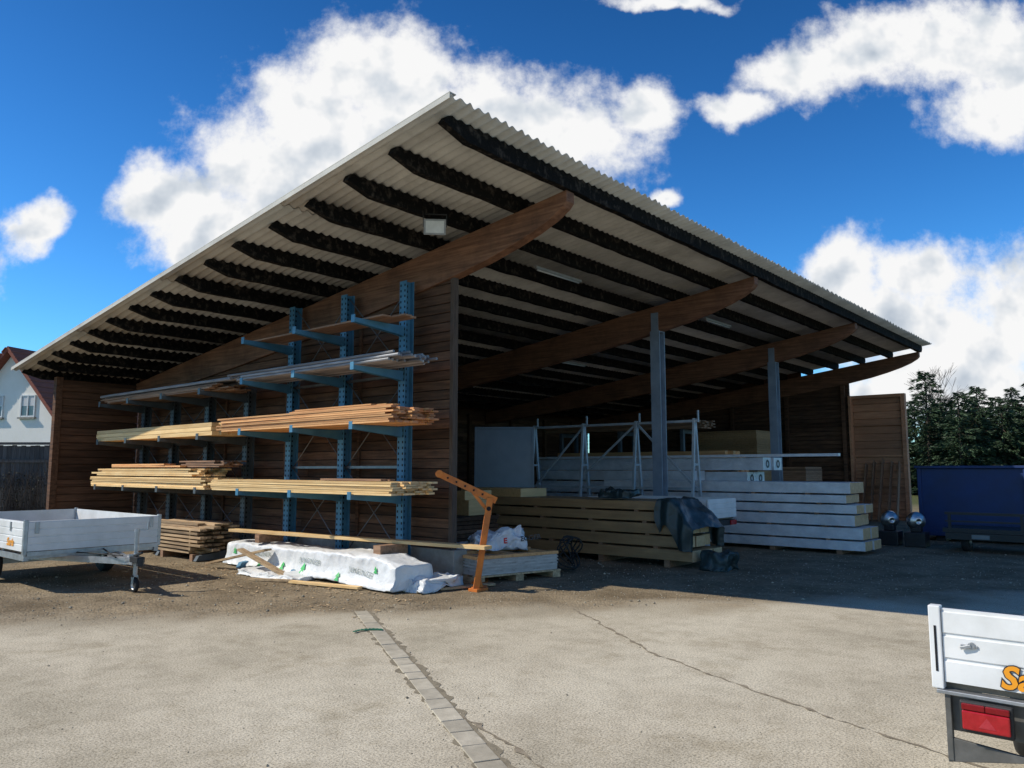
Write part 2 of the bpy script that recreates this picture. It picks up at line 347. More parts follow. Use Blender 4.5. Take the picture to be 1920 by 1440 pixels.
# ---------------------------------------------------------------- lumber
def lumber(label,x0,x1,y0,y1,z0,layers,th,bw,mat,jit=.06,gap=.004,stick=0,endmat=None,messy=0,name='lumber_stack',skip=0,cat='timber stack',parent=None,rot=0,sag=0):
    mb=MB();z=z0;n=max(1,int((x1-x0)/bw));cx,cy=(x0+x1)/2,(y0+y1)/2
    for l in range(layers):
        for i in range(n):
            if skip and R.random()<skip: continue
            a=x0+i*bw+gap/2+R.uniform(-.004,.004)*(3 if i==0 else 1);b=a+bw-gap-.004
            ya=y0+R.uniform(-jit,jit)+(R.uniform(0,.4) if R.random()<messy else 0);yb=y1+R.uniform(-jit,jit)-(R.uniform(0,.5) if R.random()<messy else 0)
            A=Matrix.Translation((cx,cy,0))@Matrix.Rotation(rot+R.uniform(-1,1)*(.004+.02*messy),4,'Z')@Matrix.Translation((-cx,-cy,0))
            mb.box(a,b,ya,yb,z+.001,z+th-.0015-R.uniform(0,.004),[0,0,1 if endmat else 0,0,1 if endmat else 0,0],A)
        z+=th
        if stick and (l+1)%stick==0 and l<layers-1:
            k=y0+.4
            while k<y1-.2: mb.box(x0+.01,x1-.01,k-.02,k+.02,z+.001,z+.021,0); k+=1.2
            z+=.022
    ob=mb.make(name,[mat]+([endmat] if endmat else []),parent,label=label,category=cat); 
    return ob,z
lumber('pale spruce boards stacked on the blue rack',6.76,7.62,7.92,12.6,1.25,6,.030,.12,'spruce',.07,endmat='endgrain')
lumber('short reddish boards on top of spruce boards',7.1,7.5,8.5,9.9,1.435,1,.03,.11,'browntimber',.2)
lumber('orange larch boards on the blue rack',6.74,7.6,7.9,12.3,2.23,8,.028,.105,'larch',.10,endmat='larchred')
lumber('loose larch boards lying on the larch stack',7.0,7.5,8.4,10.9,2.456,3,.026,.11,'larch',.28,messy=.5)
lumber('long thin brown boards on the highest rack arms',6.95,7.4,8.2,11.9,3.75,1,.03,.15,'browntimber',.3,messy=.4)
mb=MB()
for k in range(8):
    for l in range(3):
        a=6.85+k*.095+R.uniform(-.01,.01);ya=7.9+R.uniform(-.1,.3)
        mb.cyl((a,ya,3.11+l*.045),(a,12.3+R.uniform(-.5,.2),3.11+l*.045),.021,n=8,mi=0)
mb.make('metal_profile_bundle','greypipe',smooth=False,label='bundle of grey metal pipes on the blue rack',category='pipes')
# far rack
lumber('pale spruce boards filling the grey rack',6.78,7.62,12.85,17.65,1.25,6,.034,.12,'spruce',.09,endmat='endgrain')
lumber('second pack of spruce boards above another pack',6.8,7.5,13.2,17.5,1.475,4,.036,.12,'spruce',.25,messy=.5)
lumber('short spruce planks on top of the packs',6.85,7.3,14.2,16.7,1.64,2,.035,.13,'larch',.3,messy=.6)
lumber('reddish boards stacked at the rack upright',7.0,7.6,12.75,14.0,1.64,4,.03,.12,'browntimber',.2,messy=.4)
lumber('squared spruce timbers on the grey rack',6.78,7.6,12.6,17.45,2.19,3,.075,.14,'spruce',.05)
lumber('brown larch boards high on the grey rack',6.8,7.6,12.6,17.25,2.99,4,.028,.12,'browntimber',.2,messy=.3)
mb=MB()
for k in range(7): mb.cyl((6.85+k*.1,12.2+R.uniform(-.3,.3),3.15+.01*k),(6.85+k*.1,17.5+R.uniform(-.3,.1),3.15+.01*k),.03,n=8)
mb.make('pipe_bundle','greypipe',label='long grey pipes lying on the brown boards',category='pipes')
ob,z=lumber('rough weathered board pile on the ground',6.8,7.55,12.9,15.6,.12,7,.045,.14,'oldtimber',.25,messy=.8,stick=1,name='board_pile')
lumber('loose rough boards on the board pile',6.85,7.5,13.0,15.3,z+.002,2,.04,.15,'oldtimber',.3,messy=.9,rot=.05,name='board_pile')
for y in (13.2,14.3,15.3):
    mb=MB();mb.box(6.8,7.55,y-.05,y+.05,0,.118);mb.make('support_block','browntimber',label='squared timber support beneath the board pile',category='timber')

def loft(name,x0,x1,y0,y1,z0,z1,mat,amp=.03,fq=3,seg=90,label='',cat='',flare=.06,parent=None,droop=None,rot=0,seed=0,e=.28,ridge=1,**pr):
    mb=MB();n=72;hw=(x1-x0)/2;H=z1-z0;cx=(x0+x1)/2;cy=(y0+y1)/2
    A=Matrix.Translation((cx,cy,0))@Matrix.Rotation(rot,4,'Z')
    def sec(k):
        t=k/n*2*math.pi;c,s=math.cos(t),math.sin(t)
        return (math.copysign(abs(c)**e,c),math.copysign(abs(s)**e,s))
    caps=6;vs=[];nr=0
    st=[(0,k/caps) for k in range(1,caps)]+[(i/seg,1) for i in range(seg+1)]+[(1,1-k/caps) for k in range(1,caps)]
    for (u,sc_) in st:
        y=(u-.5)*(y1-y0)
        for k in range(n):
            a,b=sec(k);x=a*hw*sc_;z=(b*.5)*H*sc_+.5*H
            hz=H if not droop else H*droop(u); z=z/H*hz
            if z<hz*.35: x+=math.copysign(flare*(1-z/(hz*.35+1e-6)),x)*(sc_ if sc_<1 else 1)
            p=Vector((x,y,z0+z));q=Vector((x*1.0,y*.8,z))*fq+Vector((seed,seed*2,0))
            d=noise.noise_vector(q)*amp+noise.noise_vector(q*2.7)*amp*.5
            rg=1-2*abs(noise.noise(q*1.9));rg2=1-2*abs(noise.noise(q*4.3+Vector((5,5,5))))
            d*= (.6+.8*max(0,rg)); d+=Vector((-.6,-.2,.6))*amp*.35*(rg2-.4)*ridge
            p+=d; p.z=max(p.z,z0+.004)
            vs.append(A@p)
        nr+=1
    fs=[]
    for j in range(nr-1):
        for k in range(n): fs.append((j*n+k,j*n+(k+1)%n,(j+1)*n+(k+1)%n,(j+1)*n+k))
    fs.append(tuple(range(n)));fs.append(tuple(range((nr-1)*n,nr*n))[::-1])
    mb.add(vs,fs)
    return mb.make(name,mat,parent,smooth=True,label=label,category=cat,**pr) if not parent else mb.make(name,mat,parent,smooth=True,**pr)
wt=thing('wrapped_timber_bundle',(7.2,10,0),'long timber bundle wrapped in printed white plastic film','timber bundle')
wr=loft('plastic_wrap',6.9,7.5,7.75,12.35,.02,.43,'wrap',amp=.034,fq=2.5,seg=190,parent=wt,flare=.12,rot=-.05,droop=lambda u:(.95+.05*math.sin(u*5+.6))*(.82+.18*min(1,u/.10)),e=.26,ridge=1.0)
bpy.context.view_layer.update()
bm=bmesh.new();bm.from_mesh(wr.data);bm.transform(Matrix.Translation(wloc(wr)));bvh=BVHTree.FromBMesh(bm);bm.free()
for (y,z,tl) in ((11.45,.21,.05),(10.05,.23,-.03),(8.8,.2,-.10)):
    lettering('JUNGINGER',.105,(6.6,y,z),(0,-1,tl),(0,tl,1),'textgrey',wt,bvh=bvh,off=.014)
def tri_logo(y,z,s):
    mb=MB();P=[]
    for pts in ([(-.5,0),(.5,0),(0,.6)],[(-.38,.42),(.38,.42),(0,.95)]):
        q=[]
        for a,b in pts:
            p=Vector((6.0,y-a*s,z+b*s));h=bvh.ray_cast(p,Vector((1,0,0)));q.append((h[0] if h[0] else p)+Vector((-.016-.003*b,0,0)))
        mb.add(q,[(0,1,2)])
    mb.make('green_tree_logo','textgreen',wt,normals=False)
for y,z,s in ((12.1,.2,.11),(11.2,.05,.14),(10.5,.08,.12),(9.9,.05,.19),(9.0,.06,.12),(8.2,.22,.10)): tri_logo(y,z,s)
mb=MB();mb.beam((7.0,12.2,.58),(7.6,6.9,.58),.17,.045)
mb.make('long_plank','spruce',label='long pale plank lying across the wrapped bundle',category='plank',bevel=.003)
for a in ((7.0,7.5,8.35,8.5,.42,.555),(6.95,7.4,11.3,11.42,.42,.555)):
    mb=MB();mb.box(*a);mb.make('spacer_block','browntimber',label='short brown spacer block beneath the long plank',category='timber')
for i,(p,q,w) in enumerate((((6.55,12.1,.08),(6.80,10.8,.36),.16),((6.45,11.0,.38),(6.62,10.0,.05),.12),((6.4,9.55,.035),(6.66,8.35,.035),.1),((7.3,7.5,.03),(8.1,7.25,.03),.1),((6.2,10.3,.02),(6.5,9.6,.03),.06))):
    mb=MB();mb.beam(p,q,w,.03);mb.make('offcut_board','oldtimber' if i!=2 else 'spruce',label='loose offcut board lying beside the wrapped bundle',category='board')
loft('plastic_sheet',6.45,6.9,9.6,11.0,.0,.08,'wrap',amp=.05,fq=4,seg=40,label='crumpled white plastic film on the ground',cat='plastic film',seed=4)
loft('plastic_sheet',7.0,7.7,7.45,7.9,.0,.16,'wrap',amp=.08,fq=4,seg=30,label='loose folded white film at the bundle end',cat='plastic film',seed=31)

# orange lifting frame
oc=thing('lifting_fork',(7.68,7.07,0),'worn orange steel crane fork standing beside the shed corner','lifting fork')
mb=MB();b0=Vector((7.62,7.13,.03));t0=Vector((7.78,7.03,1.22));tip=Vector((7.30,7.52,1.54))
for s in(-.045,.045):
    o=Vector((s*.76,s*.65,0)); mb.beam(b0+o,t0+o,.018,.085,0)
for i in range(7):
    c=b0.lerp(t0,(i+.5)/7); mb.beam(c-Vector((.045*.76,.045*.65,0)),c+Vector((.045*.76,.045*.65,0)),.055,.035)
mb.make('column','orange',oc,bevel=.004)
mb=MB();mb.beam(t0+(t0-tip)*.12,tip,.055,.09);mb.beam(t0+Vector((0,0,-.22)),t0.lerp(tip,.4),.03,.045)
mb.cyl(tip+Vector((-.028,-.028,0)),tip+Vector((.028,.028,0)),.052,n=12);mb.make('upper_arm','orange',oc,bevel=.004)
mb=MB()
for i in range(5): c=t0.lerp(tip,.15+.17*i);mb.cyl(c-Vector((.027,.023,0)),c+Vector((-.030,-.027,0)),.014,n=8)
mb.cyl(t0.lerp(b0,.12)-Vector((.05,.05,0)),t0.lerp(b0,.12)+Vector((.05,.05,0)),.03,n=10);mb.make('pin_holes','hole',oc)
mb=MB();mb.box(7.54,7.76,7.04,7.2,0,.04);mb.prism([(7.55,7.11,.04),(7.74,7.11,.04),(7.64,7.11,.28)],(0,.025,0))
mb.beam((7.6,7.15,.02),(8.45,7.95,.02),.07,.03);mb.beam((7.72,7.07,.02),(8.6,7.85,.02),.07,.03);mb.make('fork_base','orange',oc,bevel=.004)

# wrapped pallet and sack
A=Matrix.Translation((8.85,7.75,0))@Matrix.Rotation(math.radians(-14),4,'Z')
pt=thing('board_pallet',(8.85,7.75,0),'pallet of pale boards wrapped in clear film','pallet')
mb=MB()
for x in(-.68,0,.68): 
    mb.box(x-.07,x+.07,-.45,.45,.0,.09,0,A)
for y in(-.4,-.13,.13,.4): mb.box(-.75,.75,y-.06,y+.06,.091,.112,0,A)
mb.make('pallet_base','oldtimber',pt)
mb=MB()
for l in range(10):
    j=R.uniform(-.015,.015)
    for k in range(4): mb.box(-.72+j,.72+j,-.42+k*.21,-.42+k*.21+.205,.114+l*.022,.135+l*.022,0,A)
mb.make('board_layers','filmboards',pt)
mb=MB()
for k,(a,b) in enumerate(((-.42,-.3),(.28,.42))): mb.box(-.74,.74,a,b,.336,.38,0,A)
mb.box(-.74,-.6,-.298,.278,.336,.38,0,A);mb.box(.45,.6,-.298,.278,.336,.38,0,A);mb.box(-.1,.04,-.298,.278,.336,.38,0,A);mb.make('top_frame','larch',pt)
sk=thing('plastic_sack',(9.1,7.95,.38),'crumpled white plastic sack with black and red lettering','sack')
so=loft('sack_body',8.74,9.3,7.6,8.35,.385,.68,'sack',amp=.12,fq=3.4,seg=40,parent=sk,flare=.03,rot=.7,seed=9,e=.5)
bm=bmesh.new();bm.from_mesh(so.data);bm.transform(Matrix.Translation(wloc(so)));bv2=BVHTree.FromBMesh(bm);bm.free()
lettering('EGGER',.10,(8.98,7.50,.53),(.65,-.76,.15),(0,.1,1),'textblack',sk,bold=.002,bvh=bv2,off=.016)
lettering('E',.11,(8.80,7.68,.50),(.65,-.76,.1),(0,.1,1),'textred',sk,name='red_logo',bold=.004,bvh=bv2,off=.016)
loft('plastic_sheet',8.3,8.8,8.2,8.9,.0,.42,'sack',amp=.12,fq=4,seg=24,label='crumpled white film behind the pallet',cat='plastic film',seed=14)
hc=MB()
for k in range(5):
    c=Vector((9.9+.02*k,7.3,.28+.02*k));r=.24-.012*k;P=[c+Vector((r*math.cos(t)*.9,.1*math.sin(t*2+k),r*math.sin(t))) for t in [i*2*math.pi/20 for i in range(21)]]
    for a,b in zip(P[:-1],P[1:]): hc.cyl(a,b,.012,n=6,caps=False)
hc.make('hose_coil','black',smooth=True,label='coiled black hose beside the yellow beams',category='hose')

# beam stacks
def beams(label,x0,x1,y0,y1,z0,layers,mat,endm,per=3,h=.17,gap=.035,yj=.15,name='beam_stack',topcut=0,xj=.02,hj=.15,offs=None,mark=False):
    t=thing(name,((x0+x1)/2,(y0+y1)/2,0),label,'timber stack')
    z=z0;w=(x1-x0)/per
    k=y0+.5
    while k<y1:
        mb=MB();mb.box(x0+.02,x1-.02,k-.05,k+.05,0,z0-.002);k+=1.3
        mb.make('support_block','browntimber',t)
    for l in range(layers):
        hh=h*R.uniform(1-hj,1+hj);yo=(offs[l] if offs else R.uniform(-yj,yj)+topcut*l);xo=R.uniform(-xj,xj)
        for i in range(per):
            mb=MB();a=x0+i*w+R.uniform(.003,.012)+xo;o=yo+R.uniform(-.05,.05)
            mb.box(a,a+w-.02,y0+o,y1+R.uniform(-.1,.1),z,z+hh,[0,0,1,0,1,0]);mb.make('beam',[mat,endm],t,bevel=.005)
            if mark:
                mb=MB();c=(a+w/2-.01,y0+o-.006,z+hh/2);mb.lathe(c,(0,-1,0),[(.05,0),(.05,.004),(.095,.004),(.095,0)],20);mb.make('round_mark','textblack',t)
        z+=hh
        if l<layers-1:
            k=y0+.7+max(0,yo)
            while k<y1:
                st=MB();st.box(x0+.01,x1-.01,k-.04,k+.04,z+.001,z+gap-.001);k+=1.1;st.make('sticker','browntimber',t)
            z+=gap
    return t,z
_,zy=beams('yellow glulam beams stacked with spacers in the shed',11.45,12.45,5.95,11.6,.12,5,'gluyellow','endgrain',3,.17,.032,.06,topcut=.12)
_,zw=beams('white film wrapped beams stacked at the shed entrance',15.35,16.3,4.45,10.2,.08,6,'film','endgrain',2,.185,.032,xj=.09,hj=.25,offs=[0,.06,.20,.14,.36,.25])
_,z2=beams('large white wrapped beams stored inside the shed',17.1,18.1,7.2,13.6,.12,5,'film','film',2,.31,.04,.35,xj=.06,hj=.15,offs=[0,.1,-.2,.3,-.15],mark=True)
beams('medium white wrapped beam pack beside the larger stack',16.42,17.0,8.3,13.2,.12,5,'film','film',1,.26,.035,.2,xj=.02,hj=.15)
mb=MB();mb.box(17.0,17.12,5.4,13.6,z2+.01,z2+.07);mb.make('long_rail','film',label='long slim white rail lying on wrapped beams',category='rail')
lumber('orange brown boards stacked behind the wrapped beams',18.6,19.7,8.6,14.0,.1,18,.11,.2,'larch',.25,messy=.3)
mb=MB();mb.box(11.5,12.3,9.6,11.2,zy+.002,zy+.16);mb.make('timber_block','sprucex',label='pale square timber on the yellow beams',category='timber')
mb=MB();mb.box(9.9,10.6,9.55,9.75,1.06,1.22);mb.box(9.95,10.55,9.5,9.8,0,1.058);mb.make('timber_trestle','sprucex',label='pale square timber on a trestle by the wall',category='timber')
def tarp():
    mb=MB();nu,nv=70,40;vs=[];fs=[]
    X0,X1,Z=11.42,12.5,1.10
    for j in range(nv+1):
        v=j/nv
        for i in range(nu+1):
            u=i/nu
            L1=.50+.10*math.sin(v*6+1)+.14*(1-v)**2;L=L1+(X1-X0)+L1;s=u*L
            if s<L1: x=X0-.04;z=Z-(L1-s)
            elif s<L1+X1-X0: x=X0+(s-L1);z=Z+.02
            else: x=X1+.04;z=Z-(s-L1-(X1-X0))
            if v<.5:
                k=(.5-v)/.5;y=6.35-.42*k;z=z-(.48*k);z=max(z,.3)
            else: y=6.35+.18*(v-.5)/.5*(1+.3*math.sin(u*11))
            # vertical hanging folds
            fold=.035*math.sin(y*24+2*noise.noise(Vector((x,y*2,0))))*(1 if (s<L1 or s>L1+X1-X0) else .2)
            q=Vector((x*1.6,y*2.2,z*1.2))
            d=noise.noise_vector(q*1.5)*.045+noise.noise_vector(q*4)*.018
            vs.append(Vector((x-fold,y,z))+d)
    for j in range(nv):
        for i in range(nu): fs.append((j*(nu+1)+i,j*(nu+1)+i+1,(j+1)*(nu+1)+i+1,(j+1)*(nu+1)+i))
    mb.add(vs,fs);mb.make('tarpaulin','tarp',smooth=True,normals=False,label='crumpled dark green tarpaulin over the beam ends',category='tarpaulin')
tarp()
loft('tarpaulin',11.5,11.95,5.45,5.85,0,.25,'tarp',amp=.10,fq=3,seg=24,label='bunched dark tarpaulin on the ground',cat='tarpaulin',seed=20)
loft('tarpaulin',11.4,11.8,7.15,7.75,1.10,1.24,'tarp',amp=.08,fq=4,seg=24,label='folded dark tarpaulin on top of yellow beams',cat='tarpaulin',seed=23)

# frame rack inside
ar=thing('frame_rack',(14.6,9.6,0),'pale grey steel frame rack standing between timber stacks','storage rack')
ys=[7.5,8.9,10.3,11.75]
for y in ys:
    mb=MB();mb.beam((14.35,y,0),(14.6,y,2.65),.05,.06);mb.beam((14.9,y,0),(14.62,y,2.65),.05,.06);mb.beam((14.4,y,.7),(14.8,y,.7),.04,.04);mb.beam((14.5,y,1.7),(14.7,y,1.7),.04,.04)
    mb.beam((14.1,y,.04),(15.1,y,.04),.07,.08);mb.beam((14.62,y-.08,2.6),(14.62,y-.08,2.82),.03,.03);mb.make('upright','frame',ar)
mb=MB()
for z in (2.6,1.2): mb.beam((14.61,ys[0]-.1,z),(14.61,ys[-1]+.1,z),.04,.05)
mb.beam((14.63,ys[0],1.2),(14.63,ys[1],2.6),.03,.04);mb.beam((14.63,ys[2],1.5),(14.63,ys[1],2.6),.03,.04);mb.beam((14.63,ys[2],2.6),(14.63,ys[3],1.2),.03,.04);mb.make('cross_brace','frame',ar)
mb=MB();A=Matrix.Translation((12.85,11.2,0))@Matrix.Rotation(math.radians(-49.5),4,'Z')@Matrix.Rotation(math.radians(-5),4,'X')
mb.box(-.66,.66,0,.03,.05,2.55,0,A)
for x in(-.66,.62): mb.box(x,x+.04,-.03,-.002,.05,2.55,0,A)
for z in(.05,2.51): mb.box(-.615,.615,-.03,-.002,z,z+.04,0,A)
mb.box(-.5,.5,.04,.6,.0,.9,0,A);mb.box(-.05,.05,.04,.5,.9,1.9,0,A)
mb.make('sheet_metal_panel','greysheet',label='large grey sheet metal panel leaning on a support',category='metal panel')
for (x0,x1,y0,y1,n,lab) in ((22.0,23.6,9.3,11.4,44,'tall stack of yellow chipboard sheets in the shed'),(23.4,24.8,8.4,9.2,26,'brown board stack near the far gable wall')):
    mb=MB();z=.12
    for l in range(n):
        j=R.uniform(-.02,.02);mb.box(x0+j,x1+j,y0+j,y1+j,z,z+.055);z+=.06
    for y in (y0+.2,(y0+y1)/2,y1-.2): mb.box(x0,x1,y-.05,y+.05,0,.118)
    mb.make('sheet_stack','chip' if n>30 else 'browntimber',label=lab,category='board stack')
lumber('long reddish boards stored high on inner supports',19.9,20.7,10,15.6,2.75,6,.04,.14,'browntimber',.1)
t=thing('timber_trestle',(20.3,12.8,0),'steel trestle carrying long boards inside the shed','trestle')
for y in (10.6,12.7,14.9):
    mb=MB();mb.box(19.85,19.95,y-.05,y+.05,0,2.74);mb.box(20.65,20.75,y-.05,y+.05,0,2.74);mb.box(19.95,20.65,y-.05,y+.05,2.62,2.74);mb.make('trestle_frame','rackgrey',t)
lumber('weathered planks piled along the far wall',24.9,26.2,9.4,12.5,.1,12,.06,.2,'browntimber',.2,messy=.5)
lumber('brown timber pack beside the white wrapped stack',18.6,19.6,5.9,8.3,.1,12,.06,.14,'browntimber',.1,messy=.3)
for i in range(5):
    y=6.55+i*.25;mb=MB();mb.beam((25.75+R.uniform(-.1,.1),y,0.02),(26.46,y+R.uniform(-.05,.05),1.5+R.uniform(0,.5)),.2,.03,up=(0,1,0));mb.make('leaning_board','browntimber',label='brown board leaning against the far wing wall',category='board',group='boards leaning on the far wing wall')
mb=MB()
for k in range(10): mb.box(8.6+R.uniform(-.03,.03),10.4,9.2+R.uniform(-.05,.05),13.0,.1+.07*k,.16+.07*k)
mb.make('dark_board_stack','clad',label='dark board stack just inside the shed wall',category='board stack')

# ---------------------------------------------------------------- trailers
def wheel(parent,c,r,w,axis=(1,0,0)):
    we=bpy.data.objects.new('wheel',None);COL.objects.link(we);we.parent=parent;we.location=Vector(c)-wloc(parent)
    mb=MB();mb.lathe(c,axis,[(r*.62,-w/2),(r*.9,-w/2),(r,-w*.32),(r,w*.32),(r*.9,w/2),(r*.62,w/2)],28);mb.make('tyre','black',we,smooth=True)
    mb=MB();mb.lathe(c,axis,[(.001,-w*.25),(r*.25,-w*.3),(r*.3,-w*.2),(r*.58,-w*.25),(r*.63,-w*.48)],24);mb.lathe(c,axis,[(.001,w*.25),(r*.25,w*.3),(r*.3,w*.2),(r*.58,w*.25),(r*.63,w*.48)],24);mb.make('rim','galv',we,smooth=True)
def board(mb,axis,c,a0,a1,z0,z1,th,ribs=4,out=-1):
    n=ribs;h=(z1-z0)/n;pr=[(0,z0)]
    for i in range(n):
        z=z0+i*h;pr+=[(out*th,z+.004),(out*th,z+h-.016),(out*(th-.007),z+h-.012),(out*(th-.007),z+h-.001)]
    pr+=[(0,z1)]
    if axis=='x': mb.prism([(c+o,a0,z) for o,z in pr],(0,a1-a0,0))
    else: mb.prism([(a0,c+o,z) for o,z in pr],(a1-a0,0,0))
def lt():
    x0,x1,y0,y1,z0,z1=3.62,5.42,11.45,14.6,.53,.92
    t=thing('flatbed_trailer',((x0+x1)/2,(y0+y1)/2,0),'white open flatbed car trailer parked on the yard','trailer')
    mb=MB();board(mb,'y',y0+.03,x0+.05,x1-.05,z0,z1,.03);mb.make('front_board','white',t)
    mb=MB();board(mb,'y',y1-.03,x0+.05,x1-.05,z0,z1,.03,out=1);mb.make('rear_board','white',t)
    mb=MB();board(mb,'x',x0+.03,y0+.05,y1-.05,z0,z1,.03);mb.make('side_board','white',t)
    mb=MB();board(mb,'x',x1-.03,y0+.05,y1-.05,z0,z1,.03,out=1);mb.make('side_board','white',t)
    for x in(x0,x1-.05):
        for y in(y0,y1-.05): mb=MB();mb.box(x,x+.048,y,y+.048,z0-.04,z1+.02);mb.make('corner_post','galv',t,bevel=.003)
    mb=MB();mb.box(x0+.05,x1-.05,y0+.05,y1-.05,z0-.02,z0);mb.make('load_floor','ply',t)
    mb=MB();mb.box(x0+.02,x0+.08,y0+.02,y1-.02,z0-.12,z0-.041);mb.box(x1-.08,x1-.02,y0+.02,y1-.02,z0-.12,z0-.041)
    for y in(y0+.05,y0+1,y0+2,y1-.1): mb.box(x0+.08,x1-.08,y,y+.05,z0-.1,z0-.022)
    mb.box(x0+.2,x1-.2,13.0,13.08,.24,.32);mb.box(x0+.05,x1-.05,y0-.012,y0+.0,z0-.06,z0-.004);mb.make('chassis','galv',t)
    xm=(x0+x1)/2;hy=10.05
    mb=MB();mb.beam((x0+.35,y0+.9,z0-.14),(xm,hy+.28,.42),.05,.08);mb.beam((x1-.35,y0+.9,z0-.14),(xm,hy+.28,.42),.05,.08);mb.beam((xm,hy+.9,.44),(xm,hy+.15,.42),.09,.07);mb.make('drawbar','galv',t)
    mb=MB();mb.box(xm-.05,xm+.05,hy,hy+.22,.42,.49);mb.cyl((xm,hy+.02,.38),(xm,hy+.02,.47),.045);mb.beam((xm,hy+.2,.49),(xm,hy-.02,.55),.03,.03);mb.make('hitch_coupling','blackplastic',t,bevel=.005)
    mb=MB();jx=xm+.12;jy=hy+.42;mb.cyl((jx,jy,.2),(jx,jy,.78),.028);mb.cyl((jx,jy,.78),(jx,jy,.82),.035);mb.beam((jx,jy,.81),(jx+.14,jy,.81),.02,.02);mb.cyl((jx+.14,jy,.8),(jx+.14,jy,.9),.012);mb.beam((jx-.1,jy,.47),(jx+.03,jy,.47),.06,.05);mb.box(jx-.035,jx-.028,jy-.03,jy+.03,.08,.22);mb.box(jx+.028,jx+.035,jy-.03,jy+.03,.08,.22);mb.box(jx-.035,jx+.035,jy-.03,jy+.03,.2,.22);mb.make('jockey_stand','galv',t)
    wheel(t,(jx,jy,.095),.095,.05)
    for x in(x0+.12,x1-.12): wheel(t,(x,13.05,.25),.25,.15)
    for y in (y0+.5,y0+1.6,y1-.5): mb=MB();mb.box(x0-.012,x0-.001,y-.02,y+.02,z1-.14,z1-.02);mb.make('latch','galv',t,bevel=.003)
    for x in (x0+.15,x1-.15): mb=MB();mb.box(x-.025,x+.025,y0-.014,y0-.002,z1-.16,z1-.01);mb.make('latch','galv',t,bevel=.003)
    lettering('Saris',.14,(x0-.006,y0+.62,z0+.06),(0,-1,0),(0,0,1),'textorange',t,bold=.006,shear=.2)
    mb=MB();mb.beam((xm-.1,hy+.5,.46),(xm+.1,y0,.5),.015,.015);mb.cyl((xm-.1,hy+.3,.5),(xm-.25,y0,.48),.008,n=6);mb.make('brake_cable','black',t)
lt()
def rt():
    X=4.20;y1=.95;y0=-.85;z0,z1=.60,.94
    t=thing('flatbed_trailer',(5.0,.05,0),'white trailer tailboard with orange lettering and red tail light','trailer')
    mb=MB();board(mb,'x',X+.03,y0,y1-.055,z0,z1,.03,ribs=3);mb.make('tailboard','white',t)
    mb=MB();mb.box(X-.012,X+.045,y1-.052,y1,z0-.03,z1+.012);mb.make('corner_post','white',t,bevel=.005)
    mb=MB();mb.box(X-.0145,X-.0125,y1-.032,y1-.022,z0+.05,z1-.08);mb.make('post_slot','hole',t)
    mb=MB();mb.box(X-.008,X-.001,y1-.20,y1-.13,z0+.175,z0+.187);mb.cyl((X-.012,y1-.175,z0+.185),(X-.001,y1-.175,z0+.185),.016,n=14);mb.beam((X-.014,y1-.175,z0+.185),(X-.014,y1-.13,z0+.170),.008,.014);mb.make('latch','galv',t,bevel=.002)
    mb=MB();mb.box(X+.035,6.0,y0,y1-.02,z0-.03,z0);mb.make('load_floor','ply',t)
    mb=MB();mb.box(X-.02,X+.04,y0,y1-.02,z0-.050,z0-.032);mb.box(X+.05,6.0,y1-.12,y1-.04,z0-.14,z0-.032);mb.make('chassis','galv',t,bevel=.003)
    mb=MB();mb.box(X+.03,X+.06,y0,y1-.05,z0-.22,z0-.052);mb.box(X-.005,X+.03,y1-.075,y1-.05,.25,z0-.052);mb.prism([(X+.0,y1-.05,.24),(X+.0,y1-.4,.31),(X+.0,y1-.4,.325),(X,y1-.05,.355)],(.02,0,0));mb.make('mudguard','darkgalv',t,bevel=.003)
    lx=X-.055;a,b=y1-.318,y1-.13;dz=.032
    mb=MB();mb.box(lx,X-.021,a-.012,b+.012,.372+dz,.512+dz);mb.make('light_housing','blackplastic',t,bevel=.008)
    mb=MB();mb.box(lx-.018,lx-.001,a,b,.39+dz,.474+dz);mb.make('tail_light','redlens',t,bevel=.006)
    mb=MB();mb.box(lx-.018,lx-.001,a,(a+b)/2-.001,.477+dz,.504+dz,0);mb.make('brake_light_strip','darkred',t,bevel=.004)
    mb=MB();mb.box(lx-.018,lx-.001,(a+b)/2+.001,b,.477+dz,.504+dz,0);mb.make('indicator_light','darkred',t,bevel=.004)
    mb=MB();mb.prism([(lx-.0195,y1-.265,.408+dz),(lx-.0195,y1-.195,.408+dz),(lx-.0195,y1-.23,.456+dz)],(.0012,0,0));mb.make('triangle_reflector','reflector',t)
    lettering('Saris',.140,(X-.006,y1-.281,z0+.018),(0,-1,0),(0,0,1),'textblack',t,bold=.009,shear=.2,name='lettering_outline')
    lettering('Saris',.140,(X-.009,y1-.281,z0+.018),(0,-1,0),(0,0,1),'textorange',t,bold=.004,shear=.2)
    wheel(t,(5.0,y0+.12,.28),.28,.16,(0,1,0))
    wheel(t,(5.3,y1-.25,.25),.25,.15,(0,1,0))
rt()
